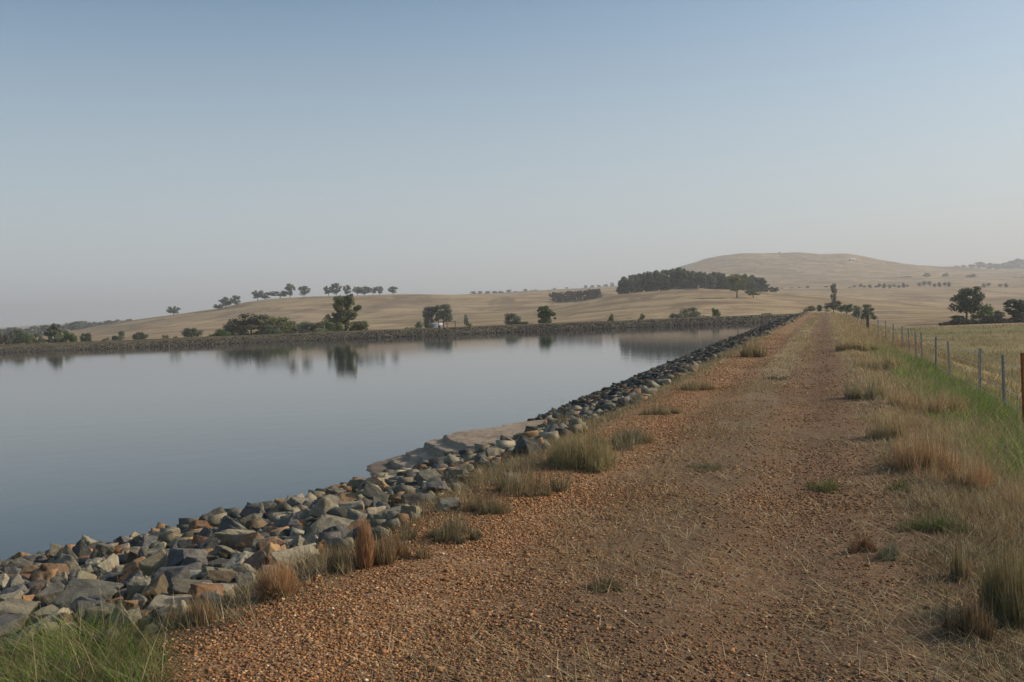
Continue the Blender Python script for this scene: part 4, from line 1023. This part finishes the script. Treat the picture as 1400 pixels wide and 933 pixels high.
# low dark scrub along the creek bank, added as a strip of leaves
def shade():  # dark leaf cards stand in for the shaded creek bank
    rg = np.random.default_rng(95); n = 9000; V = []; px = rg.uniform(1285, 1460, n); fw = rg.uniform(160, 170, n)
    a_ = at_fwd(1370, 440, 165); lat = (px-700)/F*fw; X = lat*CA-fw*SA; Y = lat*SA+fw*CA
    z = -2.6+rg.random(n)**1.3*(.75+.35*np.sin(px*.14))*np.interp(px, [1285, 1310], [.3, 1])
    q = np.stack([X, Y, z], -1)-np.array([a_.x, a_.y, -2.6]); u = rg.normal(size=(n, 3)); u /= np.linalg.norm(u, axis=1)[:, None]; v = np.cross(u, rg.normal(size=(n, 3))); v /= np.linalg.norm(v, axis=1)[:, None]; s = rg.uniform(.08, .2, n)[:, None]
    V = np.stack([q-u*s, q+v*s, q+u*s, q-v*s], 1).reshape(-1, 3)
    o = obj('shade_band', mesh('shade_band', V, np.arange(4*n).reshape(n, 4), np.repeat(np.array([(.05, .05, .038)])*rg.uniform(.6, 1.3, (n, 1)), 4, 0)), M_leaf); o.location = (a_.x, a_.y, -2.6)
    tag(o, 'long low dark scrub band of leaves added along the far side of the paddock', 'hedge')
shade()
# dark wood on the knoll
tops_x = [845, 862, 880, 900, 918, 926, 938, 952, 968, 985, 1000, 1025, 1045, 1060]; tops_y = [380, 376, 374, 371, 369, 364, 370, 369, 373, 374, 377, 376, 379, 391]
W = []
for i, x in enumerate(np.linspace(849, 1056, 30)): W.append((float(x)+random.uniform(-2, 2), float(np.interp(x, tops_x, tops_y))+random.uniform(-2, 7), random.uniform(11, 18)))
row_trees('wood_tree', W, 505, ['pine', 'tall'], ['dark', 'dark', 'gum'], 'dark tree in the front row of the knoll wood', 'tree', 'trees of the dark wood', .012)
W = [(float(x)+random.uniform(-2, 2), float(np.interp(x, tops_x, tops_y))-1+random.uniform(0, 3), random.uniform(12, 17)) for x in np.linspace(856, 1040, 18)]
row_trees('wood_tree', W, 545, ['pine', 'tall'], ['dark', 'gum'], 'dark tree in the back row of the knoll wood', 'tree', 'trees of the dark wood', .015)
row_trees('far_tree', [(859,381,12),(866,378,12),(874,375,13),(882,373,13),(890,371,13),(898,370,13),(906,370,12)], 1150, 'shrub', 'gum', 'hazy tree on the ridge behind the wood', 'tree', 'hazy trees behind the dark wood')
row_trees('wood_tree', [(float(x), float(np.interp(x, [757, 820], [400, 395])), 9+random.uniform(0, 4)) for x in np.linspace(757, 818, 11)], 662, ['tall', 'shrub'], ['grey', 'brown'], 'grey brown tree in the small wood left of the knoll', 'tree', 'trees of the small grey wood', .01)
row_trees('far_tree', [(648,398.5,8),(657,398.5,7),(667,398.5,8),(677,398.5,8),(686,398,8),(697,396.5,7),(706,398.5,6),(719,395.5,5),(728,397,6),(733,396.5,5)], 1380, ['tall', 'shrub'], 'gum', 'tiny tree on the skyline in the middle', 'tree', 'tiny skyline trees in the middle')
row_trees('far_tree', [(759,394,6),(776,393,6),(802,390,6),(811,390,6),(820,390,7),(829,389,7),(838,387,7)], 1800, 'shrub', 'gum', 'tiny skyline tree left of the dark wood', 'tree', 'tiny skyline trees left of the wood')
# row of saplings across the slope
SX_ = [1063, 1070, 1083, 1093, 1097, 1105, 1130, 1162, 1168, 1177, 1182, 1190, 1198, 1203, 1209, 1217, 1223, 1229, 1236, 1241, 1257, 1264, 1271, 1278, 1285, 1292, 1298, 1345, 1352, 1368, 1376]
row_trees('sapling', [(x, hz(x)-22-random.uniform(0, 4) if x < 1320 else hz(x)-18-random.uniform(0, 3), random.uniform(4.5, 6)) for x in SX_], 960, ['round', 'tall'], ['dark', 'brown'], 'tiny dark tree in the line across the slope', 'tree', 'line of small trees across the slope')
row_trees('shrub', [(1236,381,10),(1242,378.5,12),(1268,373,9),(1293,373.5,9),(1326,376,9),(1331,375,7),(1388,385,7),(1398,383,7)], 1350, 'shrub', 'dark', 'dark shrub alone on the upper slope', 'shrub', 'lone shrubs on the upper slope')
row_trees('far_tree', [(1309,363.5,8),(1318,363,9),(1328,362,10),(1341,358,16),(1354,360,13),(1364,361,12),(1373,359,13),(1383,357,13),(1392,354,14),(1400,355,14),(1412,353,14)], 2350, ['shrub', 'tall'], 'gum', 'blue hazy tree on the right skyline', 'tree', 'hazy trees on the right skyline')
row_trees('far_tree', [(1152,371.5,4),(1157,369,5),(1161,368,5),(1167,370,4),(1172,370,4)], 1750, 'shrub', 'dark', 'speck of a tree beside the white farmhouse', 'tree', 'trees round the farmhouse')
# left distance
L = [(x, float(np.interp(x, [0, 30, 50, 70, 105, 125, 180], [446.5, 446, 445, 445, 438, 440, 435.5]))+random.uniform(0, 2), random.uniform(9, 13)) for x in np.linspace(112, 178, 13)]
row_trees('far_tree', L, 1000, ['shrub', 'tall'], 'gum', 'hazy tree in the band left of the hill', 'tree', 'hazy trees left of the hill', .01)
L = [(x, float(np.interp(x, [-30, 0, 20, 40, 60, 85, 105], [446, 446, 447, 446, 444, 443, 438]))+random.uniform(0, 3), random.uniform(11, 16)) for x in np.linspace(-14, 104, 15)]
row_trees('far_tree', L, 800, ['shrub', 'tall', 'gum'], 'gum', 'hazy tree in the far left distance', 'tree', 'hazy trees in the far left distance', .06)

# ------------------------------------------------------------------ small built things
M_white = plain('white_paint', (.80, .79, .75), .5, 0, 2, .05); M_iron = plain('roof_iron', (.55, .56, .57), .4, .3, 2, .1); M_dark = plain('dark_pipe', (.05, .045, .04), .7, .2, 5, .2)
def box(name, c, d, mat, parent, bev=0.0):
    bm = bmesh.new(); bmesh.ops.create_cube(bm, size=1); bmesh.ops.scale(bm, vec=d, verts=bm.verts); bmesh.ops.translate(bm, vec=c, verts=bm.verts)
    if bev: bmesh.ops.bevel(bm, geom=bm.edges[:], offset=bev, segments=2, affect='EDGES')
    me = bpy.data.meshes.new(name); bm.to_mesh(me); bm.free(); return obj(name, me, mat, parent)
def gable(name, w_, dp, z0, hh, ov, mat, parent):
    V = [(-w_/2-ov, -dp/2-ov, z0), (w_/2+ov, -dp/2-ov, z0), (w_/2+ov, 0, z0+hh), (-w_/2-ov, 0, z0+hh), (-w_/2-ov, dp/2+ov, z0), (w_/2+ov, dp/2+ov, z0)]
    V += [(x, y, z+.1) for x, y, z in V]
    Fq = [(0,1,2,3),(3,2,5,4),(7,6,9,8),(8,9,10,11),(0,6,7,1),(4,5,11,10)[::-1],(0,3,9,6),(3,4,10,9),(1,7,8,2),(2,8,11,5)]
    return obj(name, mesh(name, V, Fq), mat, parent)
def shed(px, py, fw, wd, hh, name, label, cat):
    p = at_fwd(px, py, fw); z = float(terr(p.x, p.y)); e = empty(name, (p.x, p.y, z-.1), label, cat); e.rotation_euler.z = TH+.2
    box('wall', (0, 0, hh/2), (wd, wd*.6, hh), M_white, e); gable('roof', wd, wd*.6, hh+.003, wd*.14, .15, M_iron if name == 'shed' else M_white, e)
    box('door', (wd*.2, -wd*.3-.02, hh*.42), (wd*.2, .05, hh*.8), M_dark, e)
    if name != 'shed': box('window', (-wd*.2, -wd*.3-.02, hh*.55), (wd*.18, .05, hh*.3), M_dark, e)
shed(597, 437, 290, 2.9, 1.3, 'shed', 'small white shed under the two round trees beyond the water', 'shed')
shed(1165, 372, 1750, 9, 3.4, 'farmhouse', 'tiny white farmhouse on the upper slope of the big hill', 'house')
# pipe rail on the far embankment
q = at_fwd(611, 450, 178); tt_ = (q.x-CORNER[0])*av[0]+(q.y-CORNER[1])*av[1]
bx, by = CORNER+av*tt_+nv*(-1.6); e = empty('pipe_rail', (bx, by, 0), 'dark pipe rail standing on the far embankment before the white shed', 'railing')
e.rotation_euler.z = math.atan2(av[1], av[0])
for x in (-1.3, .15, 1.6): box('post', (x, 0, .5), (.09, .09, 1.0), M_dark, e)
for z in (1.03,): box('rail', (.15, 0, z), (3.2, .09, .07), M_dark, e)
# gauge post and cairn, stump
p = at_fwd(955, 402, 470); z = float(terr(p.x, p.y)); e = empty('stump', (p.x, p.y, z), 'pale broken stump with a fallen log on the grassy knoll', 'stump')
M_dead = plain('dead_wood', (.42, .34, .25), .9, 0, 4, .3)
bm = bmesh.new(); bmesh.ops.create_cone(bm, cap_ends=True, segments=12, radius1=.5, radius2=.28, depth=2.0); bmesh.ops.translate(bm, vec=(0, 0, .8), verts=bm.verts)
for v in bm.verts:
    if v.co.z > 1: v.co.z += .35*math.sin(v.co.x*9)
me = bpy.data.meshes.new('stem'); bm.to_mesh(me); bm.free(); obj('stem', me, M_dead, e)
bm = bmesh.new(); bmesh.ops.create_cone(bm, cap_ends=True, segments=12, radius1=.35, radius2=.22, depth=7.0, matrix=Matrix.Translation((-3.6, -.4, .25)) @ Matrix.Rotation(R(90), 4, 'Y'))
me = bpy.data.meshes.new('log'); bm.to_mesh(me); bm.free(); obj('log', me, M_dead, e)
p = at_fwd(1066, 347, 1990); z = float(terr(p.x, p.y))
V = hulls(1, I2, np.random.default_rng(3))[0]*np.array([3.2, 3.2, 3.0]); o = obj('hilltop_cairn', mesh('hilltop_cairn', V, F2, (.2, .18, .15)), M_rock); o.location = (p.x, p.y, z+.9); tag(o, 'small stone cairn on the summit of the big hill', 'cairn')
